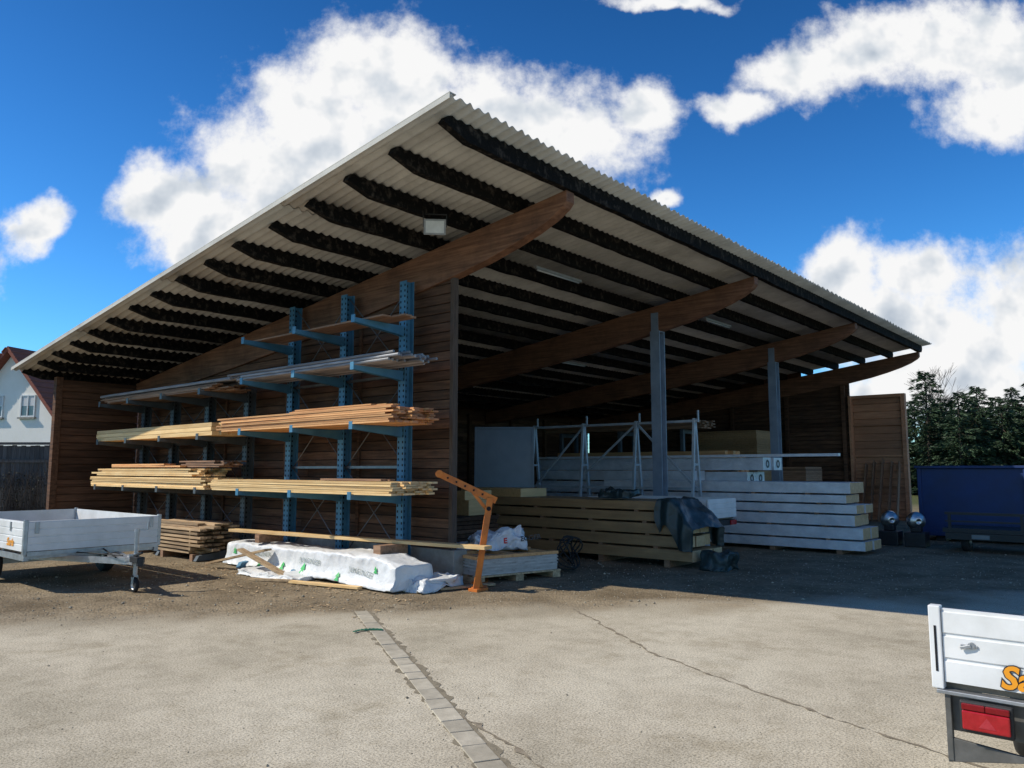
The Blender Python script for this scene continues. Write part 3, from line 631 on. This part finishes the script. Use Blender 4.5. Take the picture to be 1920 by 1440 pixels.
def bt():
    x0,x1,y0,y1,z0,z1=12.72,13.85,6.3,8.9,.72,1.07
    t=thing('flatbed_trailer',((x0+x1)/2,(y0+y1)/2,0),'white trailer parked between the timber stacks','trailer')
    mb=MB();board(mb,'y',y0+.03,x0,x1,z0,z1,.03);mb.make('tailboard','white',t)
    mb=MB();board(mb,'x',x0+.03,y0+.05,y1,z0,z1,.03);mb.make('side_board','white',t)
    mb=MB();board(mb,'x',x1-.03,y0+.05,y1,z0,z1,.03,out=1);mb.make('side_board','white',t)
    mb=MB();mb.box(x0+.03,x1-.03,y0+.05,y1,z0-.03,z0);mb.make('load_floor','ply',t)
    mb=MB();mb.box(x0+.05,x1-.05,y0+.0,y0+.06,z0-.14,z0-.04);mb.box(x0+.1,x0+.16,y0+.06,y1,z0-.13,z0-.031);mb.box(x1-.16,x1-.1,y0+.06,y1,z0-.13,z0-.031);mb.make('chassis','blackplastic',t)
    for x in(x0+.06,x1-.28): mb=MB();mb.box(x,x+.22,y0-.03,y0-.002,z0-.135,z0-.05);mb.make('tail_light','redlens',t,bevel=.004)
    for x in(x0+.1,x1-.1): wheel(t,(x,7.8,.3),.3,.16)
bt()

# ---------------------------------------------------------------- right background objects
ct=thing('blue_container',(20.6,1.5,0),'dark blue steel container standing on the gravel yard','container')
mb=MB();cx0,cx1,cy0,cy1,ch=19.6,21.9,-1.8,4.5,1.62
mb.box(cx0+.03,cx1,cy0,cy1,.15,ch)
mb.make('container_body','bluecont',ct,bevel=.01)
mb=MB();mb.box(cx0-.05,cx1+.05,cy0-.05,cy1+.05,ch+.002,ch+.06);mb.box(cx0-.03,cx0+.028,cy0,cy1,.12,.22);mb.box(cx0-.03,cx0+.028,cy1-.08,cy1,.22,ch);mb.box(cx0-.03,cx0+.028,2.35,2.45,.22,ch);mb.make('container_rim','bluecont',ct,bevel=.01)
for y in(cy0+.3,cy1-.5): mb=MB();mb.box(cx0+.1,cx1-.1,y,y+.2,0,.149);mb.make('skid','blackplastic',ct)
for (x,y) in((18.0,4.72),(17.9,4.18)):
    t=thing('metal_drum',(x,y,0),'shiny round metal drum on a dark stand','machine','shiny round drums on stands')
    mb=MB();c=(x,y,.53);ax=(-.76,-.55,-.05);mb.lathe(c,ax,[(.001,.10),(.045,.12),(.06,.13),(.08,.105),(.145,.09),(.175,.05),(.19,-.02),(.18,-.05),(.13,-.12),(.001,-.16)],28);mb.make('drum_body','chrome',t,smooth=True)
    mb=MB();mb.box(x-.2,x+.2,y-.2,y+.2,0,.30);mb.box(x-.1,x+.1,y-.1,y+.1,.30,.42);mb.make('stand','blackplastic',t,bevel=.02)
dc=thing('cargo_cart',(17.6,2.4,0),'low black cargo cart parked beside the blue container','cart')
mb=MB();mb.box(17.2,18.3,1.0,3.55,.38,.46)
for y in(1.1,2.2,3.4): mb.box(17.2,17.25,y,y+.05,.46,.75)
mb.box(17.19,17.26,1.0,3.5,.72,.77);mb.box(17.19,17.25,1.0,3.5,.58,.61);mb.box(17.17,17.27,.95,3.5,.25,.375);mb.make('cart_frame','blackplastic',dc)
mb=MB();mb.box(17.155,17.168,2.75,3.05,.27,.35);mb.make('number_plate','greysheet',dc)
for y in(1.5,3.2): wheel(dc,(17.5,y,.19),.19,.14,(0,1,0))

# ---------------------------------------------------------------- house, fence
F=FRAME
HT=FRAME@Matrix.Translation((-22.3,38,0))@Matrix.Rotation(math.radians(-12),4,'Z')@Matrix.Translation((22.3,-38,0))
hs=thing('white_house',HT@Vector((-25.3,42,0)),'white rendered house with a steep red tiled roof','house')
mb=MB(HT);mb.prism([(-28.3,38,0),(-22.3,38,0),(-22.3,38,3.95),(-25.3,38,7.45),(-28.3,38,3.95)],(0,11,0));mb.make('wall','plaster',hs)
rf=MB(HT)
rf.prism([(-25.3,37.6,7.75),(-21.95,37.6,3.85),(-21.95,37.6,3.6),(-25.3,37.6,7.5)],(0,11.8,0));rf.prism([(-25.305,37.6,7.75),(-28.65,37.6,3.85),(-28.65,37.6,3.6),(-25.305,37.6,7.5)],(0,11.8,0))
for k in range(14):
    for s in (1,-1):
        x=-25.3+s*(.25*k+.1);z=7.75-(.25*k+.1)*3.9/3.35+.0;rf.prism([(x,37.55,z),(x+s*.2,37.55,z-.22),(x+s*.2,37.55,z-.16),(x,37.55,z+.06)],(0,11.9,0))
ro=rf.make('roof','tile',hs)
mb=MB(HT);mb.box(-25.9,-25.3,43,43.6,7,9.0);mb.make('chimney','tile',ro)
for r in(-26.1,-24.2):
    w=bpy.data.objects.new('window',None);COL.objects.link(w);w.parent=hs;o=HT@Vector((r,37.95,4.2));w.location=o-wloc(hs)
    mb=MB(HT)
    for a in (r-.43,r-.03,r+.37): mb.box(a,a+.06,37.93,37.99,4.2,5.3)
    for z in(4.2,5.24): mb.box(r-.37,r+.37,37.935,37.988,z,z+.06)
    mb.make('frame','white',w)
    mb=MB(HT);mb.box(r-.37,r+.37,37.97,37.985,4.26,5.24);mb.make('pane','glass',w)
    mb=MB(HT);mb.box(r-.36,r+.36,37.962,37.968,4.75,5.23);mb.make('curtain','curtain',w)
    mb=MB(HT);mb.box(r-.5,r+.5,37.86,37.99,4.10,4.19);mb.make('sill','concrete',w)
mb=MB(F)
r=-22.0
while r<-10.6: mb.box(r,r+.13,23.0,23.03,.05,2.30+R.uniform(-.02,.02));r+=.137
mb.box(-22,-10.6,22.94,22.998,.4,.5);mb.box(-22,-10.6,22.94,22.998,1.8,1.9);mb.box(-22,-10.6,22.9,23.1,2.33,2.40)
for r in (-21,-18.5,-16,-13.6,-11): mb.box(r,r+.1,23.035,23.14,0,2.3)
mb.make('board_fence','fence',label='dark weathered board fence overgrown with bare twigs',category='fence')
def leaves(mb,n,fn,s0,s1,mi=0):
    for _ in range(n):
        c=Vector(fn());s=R.uniform(s0,s1);a=Vector((R.gauss(0,1),R.gauss(0,1),R.gauss(0,1))).normalized();b=a.cross(Vector((R.gauss(0,1),R.gauss(0,1),R.gauss(0,1)))).normalized()
        mb.add([c-a*s,c+b*s*.6,c+a*s,c-b*s*.6],[(0,1,2,3)],mi)
for (r0,r1,h) in((-21,-17,1.9),(-17,-13.6,1.8),(-13.6,-11.2,2.0)):
    mb=MB(F)
    for k in range(160):
        r=R.uniform(r0,r1);p=Vector((r,22.85+R.uniform(-.1,.05),0));hh=h*R.uniform(.5,1.1);q=p+Vector((R.uniform(-.3,.3),R.uniform(-.1,.03),hh*.6));s=q+Vector((R.uniform(-.35,.35),R.uniform(-.1,.03),hh*.4))
        mb.cyl(p,q,.008,.006,4,1,False);mb.cyl(q,s,.006,.003,4,1,False)
    leaves(mb,1500,lambda:(R.uniform(r0,r1),22.82+R.gauss(0,.05),h*(R.random()**.8)*(.85+.25*noise.noise(Vector((R.random(),r0,1))))),.015,.04)
    mb.make('shrub',['ivy','twig'],normals=False,label='dark twiggy climber growing along the board fence',category='shrub')

# ---------------------------------------------------------------- conifers
def conifer(h,rm,seed,n=12000):
    rr=random.Random(seed);mb=MB();mb.cyl((0,0,0),(0,0,h*.97),.14,.02,8,1)
    nb=int(h*15)
    for b in range(nb):
        z=.2+(h-.3)*(b/nb)**.95;tt=1-z/h;L=(rm*(tt**.64)+.10)*rr.uniform(.55,1.16);a=b*2.4+rr.uniform(-.5,.5)
        dx,dy=math.cos(a),math.sin(a);base=Vector((0,0,z));end=Vector((dx*L,dy*L,z+L*rr.uniform(-.30,.12)))
        mb.cyl(base,end,.018,.006,3,1,False)
        k=int(n/nb*(.35+1.3*tt))
        for i in range(k):
            t=rr.uniform(.05,1.03)**.7;c=base.lerp(end,t);w=.30*(1.1-t)*L+.04
            c+=Vector((rr.gauss(0,w*.5),rr.gauss(0,w*.5),-abs(rr.gauss(0,.10))));s=rr.uniform(.06,.14)
            u=Vector((dx,dy,rr.uniform(-.7,.3))).normalized();v=Vector((rr.gauss(0,1),rr.gauss(0,1),rr.gauss(0,.5))).normalized()*s*.5
            mb.add([c-v,c+v,c+u*s*1.9],[(0,1,2)],0)
    return mb
var=[conifer(7.6,2.2,1),conifer(6.4,2.5,2),conifer(5.6,2.5,3)]
tl=[(1.04,25.9,48,0),(.80,27.0,49.5,1),(.80,28.3,50,1),(.74,29.4,48.5,0),(.90,30.6,50,1),(.92,31.9,49,0),(1.0,33.2,51,1),(1.1,34.4,50,0),(.9,35.8,49,1),(.95,24.6,50,2),(.95,26.4,53,1),(.8,29.0,53,0),(.9,31.2,53,1),(1.0,32.7,54,0),(.8,37.2,50,0),(.9,39,51,1),(.75,23.2,49,2),(.95,28.0,46.5,2),(1.0,29.6,46.5,2),(1.0,33.0,47,2),(.95,26.7,46,2),(1.0,31.3,46,2),(.85,25.2,52,1),(1.02,27.6,47.5,1),(.98,30.2,48,1),(1.05,32.2,48.5,2),(.97,28.8,51,1),(1.0,33.9,48,1),(1.0,27.2,52,1),(1.02,30.8,51.5,1),(1.0,29.9,54,1)]
protos={}
for i,(s,r,f,k) in enumerate(tl):
    p=F@Vector((r,f,0))
    if k not in protos:
        mbk=var[k];ob=mbk.make('pine_tree',['needle','bark'],None,origin=(0,0,0),normals=False);me=ob.data
        crown=me.copy();trunk=me
        def keep(m,idx):
            b=bmesh.new();b.from_mesh(m);bmesh.ops.delete(b,geom=[f_ for f_ in b.faces if f_.material_index!=idx],context='FACES');b.to_mesh(m);b.free()
        keep(crown,0);keep(trunk,1);bpy.data.objects.remove(ob);protos[k]=(trunk,crown)
    e=bpy.data.objects.new('pine_tree',None);COL.objects.link(e);e.location=p;e['label']='dense dark green conifer in the row behind the yard';e['category']='tree';e['group']='row of conifers behind the yard'
    e.scale=(s,s,s);e.rotation_euler=(0,0,R.uniform(0,6.28))
    for nm,m in zip(('trunk','crown'),protos[k]):
        c=bpy.data.objects.new(nm,m);COL.objects.link(c);c.parent=e
bt_=thing('bare_tree',F@Vector((30.2,56,0)),'leafless thin branched tree behind the conifers','tree')
mb=MB()
def br(p,d,L,r,k):
    q=p+d*L;mb.cyl(p,q,r,r*.65,5,0,False)
    if k==0:return
    for _ in range(3 if k>2 else 4): br(q,(d+Vector((R.gauss(0,.45),R.gauss(0,.45),R.uniform(0,.35)))).normalized(),L*R.uniform(.6,.85),r*.6,k-1)
br(F@Vector((30.2,56,0)),Vector((0,0,1)),2.6,.11,5);mb.make('trunk','twig',bt_,normals=False)

# ---------------------------------------------------------------- ground
gm=bpy.data.materials.new('yard_ground');gm.use_nodes=True;nt=gm.node_tree;L=nt.links.new;b=nt.nodes['Principled BSDF']
geo=nn(nt,'ShaderNodeNewGeometry');P=geo.outputs['Position']
def nz(scale,det=5,rough=.6,vec=P):
    n=nn(nt,'ShaderNodeTexNoise');n.noise_dimensions='2D';n.inputs['Scale'].default_value=scale;n.inputs['Detail'].default_value=det;n.inputs['Roughness'].default_value=rough;L(vec,n.inputs['Vector']);return n.outputs['Fac']
def mth(op,a,b_=None,c=None):
    n=nn(nt,'ShaderNodeMath',operation=op)
    for i,x in enumerate((a,b_,c)):
        if x is None:continue
        if isinstance(x,(int,float)):n.inputs[i].default_value=x
        else:L(x,n.inputs[i])
    return n.outputs[0]
def mix(f,a,b_,mode='MIX'):
    n=nn(nt,'ShaderNodeMixRGB',blend_type=mode)
    for i,x in enumerate((f,a,b_)):
        if isinstance(x,(int,float)):n.inputs[i].default_value=x
        elif isinstance(x,tuple):n.inputs[i].default_value=(*x,1)
        else:L(x,n.inputs[i])
    return n.outputs[0]
dt=nn(nt,'ShaderNodeVectorMath',operation='DOT_PRODUCT');L(P,dt.inputs[0]);dt.inputs[1].default_value=(.66,.75,0)
s=mth('ADD',dt.outputs['Value'],mth('MULTIPLY',mth('SUBTRACT',nz(.8,6,.7),.5),2.2))
mr=nn(nt,'ShaderNodeMapRange',interpolation_type='SMOOTHSTEP');mr.inputs[1].default_value=8.2;mr.inputs[2].default_value=9.7;L(s,mr.inputs[0]);mask=mr.outputs[0]
c_a=ramp(nt,nz(.42,6,.62),[(.34,(.44,.39,.295)),(.48,(.54,.48,.37)),(.66,(.62,.56,.44))])
c_a=mix(.20,c_a,ramp(nt,nz(3.2,8,.76),[(.40,(.22,.19,.135)),(.56,(.60,.54,.42))]),'MIX')
sp=ramp(nt,nz(70,3,.75),[(.36,(.36,.35,.33)),(.46,(.85,.84,.83)),(.55,(1,1,1)),(.68,(1.25,1.22,1.17))])
c_a=mix(.78,c_a,sp,'MULTIPLY')
st_=ramp(nt,nz(1.1,8,.78),[(.54,(1,1,1)),(.68,(.68,.65,.59))])
c_a=mix(.6,c_a,st_,'MULTIPLY')
gv0=ramp(nt,nz(26,4,.8),[(.28,(.55,.53,.50)),(.38,(1,1,1))])
c_a=mix(.7,c_a,gv0,'MULTIPLY')
c_d=ramp(nt,nz(1.1,7,.7),[(.3,(.155,.12,.077)),(.7,(.31,.25,.17))])
vo=nn(nt,'ShaderNodeTexVoronoi');vo.voronoi_dimensions='2D';vo.inputs['Scale'].default_value=32;L(P,vo.inputs['Vector'])
c_d=mix(.6,c_d,ramp(nt,vo.outputs['Color'],[(0,(.5,.5,.48)),(1,(1.35,1.3,1.22))]),'MULTIPLY')
dt2=nn(nt,'ShaderNodeVectorMath',operation='LENGTH');L(P,dt2.inputs[0])
mr2=nn(nt,'ShaderNodeMapRange');mr2.inputs[1].default_value=32;mr2.inputs[2].default_value=42;L(dt2.outputs['Value'],mr2.inputs[0])
col=mix(mask,c_a,c_d);col=mix(mr2.outputs[0],col,(.08,.09,.035))
L(col,b.inputs['Base Color']);b.inputs['Roughness'].default_value=.95;b.inputs['Specular IOR Level'].default_value=.12
hgt=mth('ADD',mth('MULTIPLY',nz(70,3,.75),.40),mth('ADD',mth('MULTIPLY',vo.outputs['Distance'],mth('MULTIPLY',mask,-.9)),mth('MULTIPLY',nz(2.5,3),.2)))
bp=nn(nt,'ShaderNodeBump');bp.inputs['Strength'].default_value=.65;bp.inputs['Distance'].default_value=.018;L(hgt,bp.inputs['Height']);L(bp.outputs[0],b.inputs['Normal'])
M['ground']=gm
mb=MB();mb.add([(-500,-500,0),(600,-500,0),(600,600,0),(-500,600,0)],[(0,1,2,3)]);mb.make('ground','ground',origin=(0,0,0),kind='structure',normals=False)
g0=Vector((5.70,7.12,0));gd=Vector((-.504,-.864,0)).normalized();gs=Vector((gd.y,-gd.x,0))
mb=MB();u=0
while u<9.5:
    l=R.uniform(.20,.31)
    c=g0+gd*u+gs*R.uniform(-.004,.004);w=.073+R.uniform(-.004,.004);z=.005+R.uniform(0,.004)
    p=[c-gs*w,c+gs*w,c+gs*w+gd*(l-.012),c-gs*w+gd*(l-.012)]
    mb.prism([(q.x+R.uniform(-.004,.004),q.y+R.uniform(-.004,.004),-.02) for q in p],(0,0,.02+z))
    u+=l
mb.make('drainage_channel','paver',kind='structure',bevel=.004)
def strip(name,pts,w0,amp,z,mat='crack',seed=0,step=.03,base=.35,var=1.6):
    mb=MB();vs=[];P_=[]
    for a,b_ in zip(pts[:-1],pts[1:]):
        a=Vector(a);b_=Vector(b_);n=max(2,int((b_-a).length/step))
        for i in range(n): P_.append(a.lerp(b_,i/n))
    for i,p in enumerate(P_[:-1]):
        d=(P_[i+1]-p).normalized();sd=Vector((-d.y,d.x));q=Vector((p.x*2.5,p.y*2.5,seed));o=noise.noise(q)*amp+noise.noise(q*4)*amp*.4
        w=w0*max(.05,base+var*noise.noise(q*4+Vector((9,9,9))))
        wb=w0*max(.05,base+var*noise.noise(q*4+Vector((3,19,9))))
        a=p+sd*(o+w);b2=p+sd*(o-wb);vs+=[(a.x,a.y,z),(b2.x,b2.y,z)]
    fs=[(2*i,2*i+1,2*i+3,2*i+2) for i in range(len(vs)//2-1)]
    mb.add(vs,fs);mb.make(name,mat,kind='structure',normals=False)
def off(o): return [(g0+gs*o).to_2d(),(g0+gd*4.5+gs*o).to_2d(),(g0+gd*9+gs*o).to_2d()]
strip('channel_joint_dirt',off(-.012),.118,.0,.0025,mat='joint',seed=1,base=.82,var=.5)
strip('pavement_crack',[Vector((7.4,5.4)),Vector((6.7,4.45)),Vector((6.05,3.48)),Vector((5.5,2.3)),Vector((5.02,1.13)),Vector((4.5,-.3))],.022,.06,.004,seed=8)
strip('pavement_crack',[Vector((3.8,3.75)),Vector((3.3,2.3)),Vector((3.0,1.2))],.03,.05,.0045,seed=12)
# pebbles / debris
mb=MB()
oct_=[(1,0,0),(0,1,0),(-1,0,0),(0,-1,0),(0,0,1),(0,0,-.6)];of=[(0,1,4),(1,2,4),(2,3,4),(3,0,4),(1,0,5),(2,1,5),(3,2,5),(0,3,5)]
cnt=0
while cnt<12000:
    f=3+22*R.random()**.9;r=R.uniform(-.75,.75)*f;p=F@Vector((r,f,0));ss=p.x*.66+p.y*.75
    pr=1 if ss>9.0 else (.12 if ss<8.4 else .5)
    if 8<p.x<26 and p.y>9: pr=.1
    if .08<abs((p-g0).dot(gs))<.3 and ss<9: pr=.8
    if R.random()>pr: continue
    cnt+=1;s_=R.uniform(.004,.012)*(1 if ss>9 else .55)*(1+ (R.random()<.04)*1.2);a=R.uniform(0,6)
    mb.add([(p.x+s_*R.uniform(.7,1.3)*(v[0]*math.cos(a)-v[1]*math.sin(a)),p.y+s_*R.uniform(.7,1.3)*(v[0]*math.sin(a)+v[1]*math.cos(a)),s_*.35+v[2]*s_*.7) for v in oct_],of)
mb.make('gravel','stone',kind='stuff',normals=False,label='loose gravel and pebbles scattered over the yard',category='gravel')
mb=MB()
for i in range(320):
    y=R.uniform(6.8,13);x=6.6-R.random()**1.5*1.2;a=R.uniform(0,3.14);l=R.uniform(.02,.09)
    mb.beam((x,y,.008),(x+l*math.cos(a),y+l*math.sin(a),.012),R.uniform(.005,.02),.006)
mb.make('wood_chips','oldtimber',kind='stuff',label='wood chips and splinters strewn beside the rack',category='wood chips')
mb=MB()
for i in range(9):
    t=i/8*1.9;mb.beam((5.0+.16*math.cos(t),6.1+.16*math.sin(t),.012),(5.0+.16*math.cos(t+.25),6.1+.16*math.sin(t+.25),.018),.03,.008)
mb.beam((5.16,6.1,.015),(5.0,6.26,.015),.012,.008)
mb.make('plastic_strap','greenplastic',label='small curved green plastic strap on the asphalt',category='litter')

# ---------------------------------------------------------------- world sky with clouds
w=bpy.data.worlds.new('World');sc.world=w;w.use_nodes=True;nt=w.node_tree;nt.nodes.clear()
EL=math.radians(43)
blobs=[(-.175,.525,.12,.085),(-.26,.49,.10,.075),(-.20,.43,.19,.12),(-.0435,.475,.11,.07),(.06,.455,.11,.07),(.185,.485,.055,.035),(-.33,.40,.12,.08),(-.46,.365,.09,.05),(-.42,.322,.08,.05),(.0,.42,.16,.07),(-.26,.35,.19,.09),(-.10,.45,.12,.09),
(-.641,.322,.045,.035),
(.315,.49,.05,.025),(.40,.54,.08,.045),(.49,.575,.10,.055),(.60,.585,.12,.06),(.69,.54,.09,.085),(.66,.48,.09,.05),
(.439,.265,.055,.045),(.53,.26,.08,.05),(.49,.20,.11,.07),(.60,.165,.13,.08),(.68,.22,.08,.08),(.60,.11,.2,.06),
(.207,.36,.028,.016),(.215,.64,.08,.012),(-.9,.3,.2,.08),(1.0,.4,.2,.1)]
g=bpy.data.node_groups.new('cloud_field','ShaderNodeTree')
g.interface.new_socket('Vector',in_out='INPUT',socket_type='NodeSocketVector');g.interface.new_socket('Distance',in_out='OUTPUT',socket_type='NodeSocketFloat')
gi=g.nodes.new('NodeGroupInput');go=g.nodes.new('NodeGroupOutput');GL=g.links.new
last=None
for (u,v,ru,rv) in blobs:
    ma=g.nodes.new('ShaderNodeVectorMath');ma.operation='MULTIPLY_ADD';GL(gi.outputs[0],ma.inputs[0]);ma.inputs[1].default_value=(1/ru,1/rv,0);ma.inputs[2].default_value=(-u/ru,-v/rv,0)
    le=g.nodes.new('ShaderNodeVectorMath');le.operation='LENGTH';GL(ma.outputs[0],le.inputs[0])
    if last is None:last=le.outputs['Value']
    else:
        mi=g.nodes.new('ShaderNodeMath');mi.operation='SMOOTH_MIN';mi.inputs[2].default_value=.35;GL(last,mi.inputs[0]);GL(le.outputs['Value'],mi.inputs[1]);last=mi.outputs[0]
GL(last,go.inputs[0])
L=nt.links.new
tc=nn(nt,'ShaderNodeTexCoord')
def dot(v):
    n=nn(nt,'ShaderNodeVectorMath',operation='DOT_PRODUCT');L(tc.outputs['Generated'],n.inputs[0]);n.inputs[1].default_value=v;return n.outputs['Value']
ra=dot((SF,-CF,0));fa=dot((CF,SF,0));za=dot((0,0,1))
ab=mth('MAXIMUM',mth('ABSOLUTE',fa),.15)
cu=nn(nt,'ShaderNodeCombineXYZ');L(mth('DIVIDE',ra,ab),cu.inputs[0]);L(mth('DIVIDE',za,ab),cu.inputs[1])
wn=nn(nt,'ShaderNodeTexNoise');wn.noise_dimensions='2D';wn.inputs['Scale'].default_value=9;wn.inputs['Detail'].default_value=5;L(cu.outputs[0],wn.inputs['Vector'])
wv=nn(nt,'ShaderNodeVectorMath',operation='SUBTRACT');L(wn.outputs['Color'],wv.inputs[0]);wv.inputs[1].default_value=(.5,.5,.5)
wa=nn(nt,'ShaderNodeVectorMath',operation='MULTIPLY_ADD');L(wv.outputs[0],wa.inputs[0]);wa.inputs[1].default_value=(.10,.08,0);L(cu.outputs[0],wa.inputs[2])
gf=nn(nt,'ShaderNodeGroup');gf.node_tree=g;L(wa.outputs[0],gf.inputs[0])
def fbm(vec,sc_,det,ro):
    n=nn(nt,'ShaderNodeTexNoise');n.noise_dimensions='2D';n.inputs['Scale'].default_value=sc_;n.inputs['Detail'].default_value=det;n.inputs['Roughness'].default_value=ro;L(vec,n.inputs['Vector']);return n.outputs['Fac']
def ofs(x,y):
    o=nn(nt,'ShaderNodeVectorMath',operation='ADD');L(cu.outputs[0],o.inputs[0]);o.inputs[1].default_value=(x,y,0);return o.outputs[0]
n0=fbm(cu.outputs[0],17,9,.63)
fld=mth('SUBTRACT',1.10,gf.outputs[0])
dens=mth('ADD',mth('MULTIPLY',fld,1.5),mth('MULTIPLY_ADD',n0,2.0,-1.0))
al=nn(nt,'ShaderNodeMapRange',interpolation_type='SMOOTHSTEP');al.inputs[1].default_value=-.35;al.inputs[2].default_value=.85;L(dens,al.inputs[0])
s0=fbm(cu.outputs[0],10,4,.5);s1=fbm(ofs(-.018,.028),10,4,.5)
li=mth('MULTIPLY_ADD',mth('SUBTRACT',s0,s1),1.7,.76)
li=mth('ADD',li,mth('MULTIPLY_ADD',n0,.30,-.15))
thick=nn(nt,'ShaderNodeMapRange');thick.inputs[1].default_value=.5;thick.inputs[2].default_value=2.0;thick.inputs[3].default_value=.12;thick.inputs[4].default_value=-.22;L(dens,thick.inputs[0])
li=mth('ADD',li,thick.outputs[0])
cc=ramp(nt,li,[(.20,(.50,.57,.66)),(.50,(.72,.77,.83)),(.78,(1,1,1))])
sky=nn(nt,'ShaderNodeTexSky');sky.sky_type='NISHITA';sky.sun_disc=False;sky.sun_elevation=EL;sky.sun_rotation=math.radians(315);sky.air_density=1.0;sky.dust_density=.3;sky.ozone_density=2.5
hs_=nn(nt,'ShaderNodeHueSaturation');hs_.inputs['Saturation'].default_value=1.3;L(sky.outputs[0],hs_.inputs['Color'])
tint=mix(1.0,hs_.outputs[0],(.46,.86,1.15),'MULTIPLY')
gr=nn(nt,'ShaderNodeMapRange');gr.inputs[1].default_value=.12;gr.inputs[2].default_value=.60;gr.inputs[3].default_value=1.3;gr.inputs[4].default_value=.66;L(za,gr.inputs[0])
gv=nn(nt,'ShaderNodeVectorMath',operation='SCALE');L(tint,gv.inputs[0]);L(gr.outputs[0],gv.inputs['Scale'])
bg1=nn(nt,'ShaderNodeBackground');bg1.inputs['Strength'].default_value=.13;L(gv.outputs[0],bg1.inputs['Color'])
bg2=nn(nt,'ShaderNodeBackground');bg2.inputs['Strength'].default_value=.94;L(cc,bg2.inputs['Color'])
ms=nn(nt,'ShaderNodeMixShader');L(al.outputs[0],ms.inputs[0]);L(bg1.outputs[0],ms.inputs[1]);L(bg2.outputs[0],ms.inputs[2])
wo=nn(nt,'ShaderNodeOutputWorld');L(ms.outputs[0],wo.inputs[0])
try:
    w.cycles.sampling_method='MANUAL';w.cycles.sample_map_resolution=512
except Exception: pass
# sun
sd=bpy.data.lights.new('sun','SUN');sd.energy=4.7;sd.angle=math.radians(.5);sd.color=(1,.93,.81)
so_=bpy.data.objects.new('sun',sd);COL.objects.link(so_)
tos=Vector((-.707*math.cos(EL),.707*math.cos(EL),math.sin(EL)));so_.rotation_euler=tos.to_track_quat('Z','Y').to_euler();so_.location=tos*40
# camera
cd=bpy.data.cameras.new('camera');cd.lens=1445/1920*36;cd.sensor_width=36;cd.clip_end=2000;cd.clip_start=.05
co=bpy.data.objects.new('camera',cd);COL.objects.link(co);co.location=(0,0,1.6);co.rotation_euler=(math.radians(96.32),0,YAW-math.pi/2)
sc.camera=co
sc.view_settings.view_transform='Standard';sc.view_settings.look='None';sc.view_settings.exposure=0
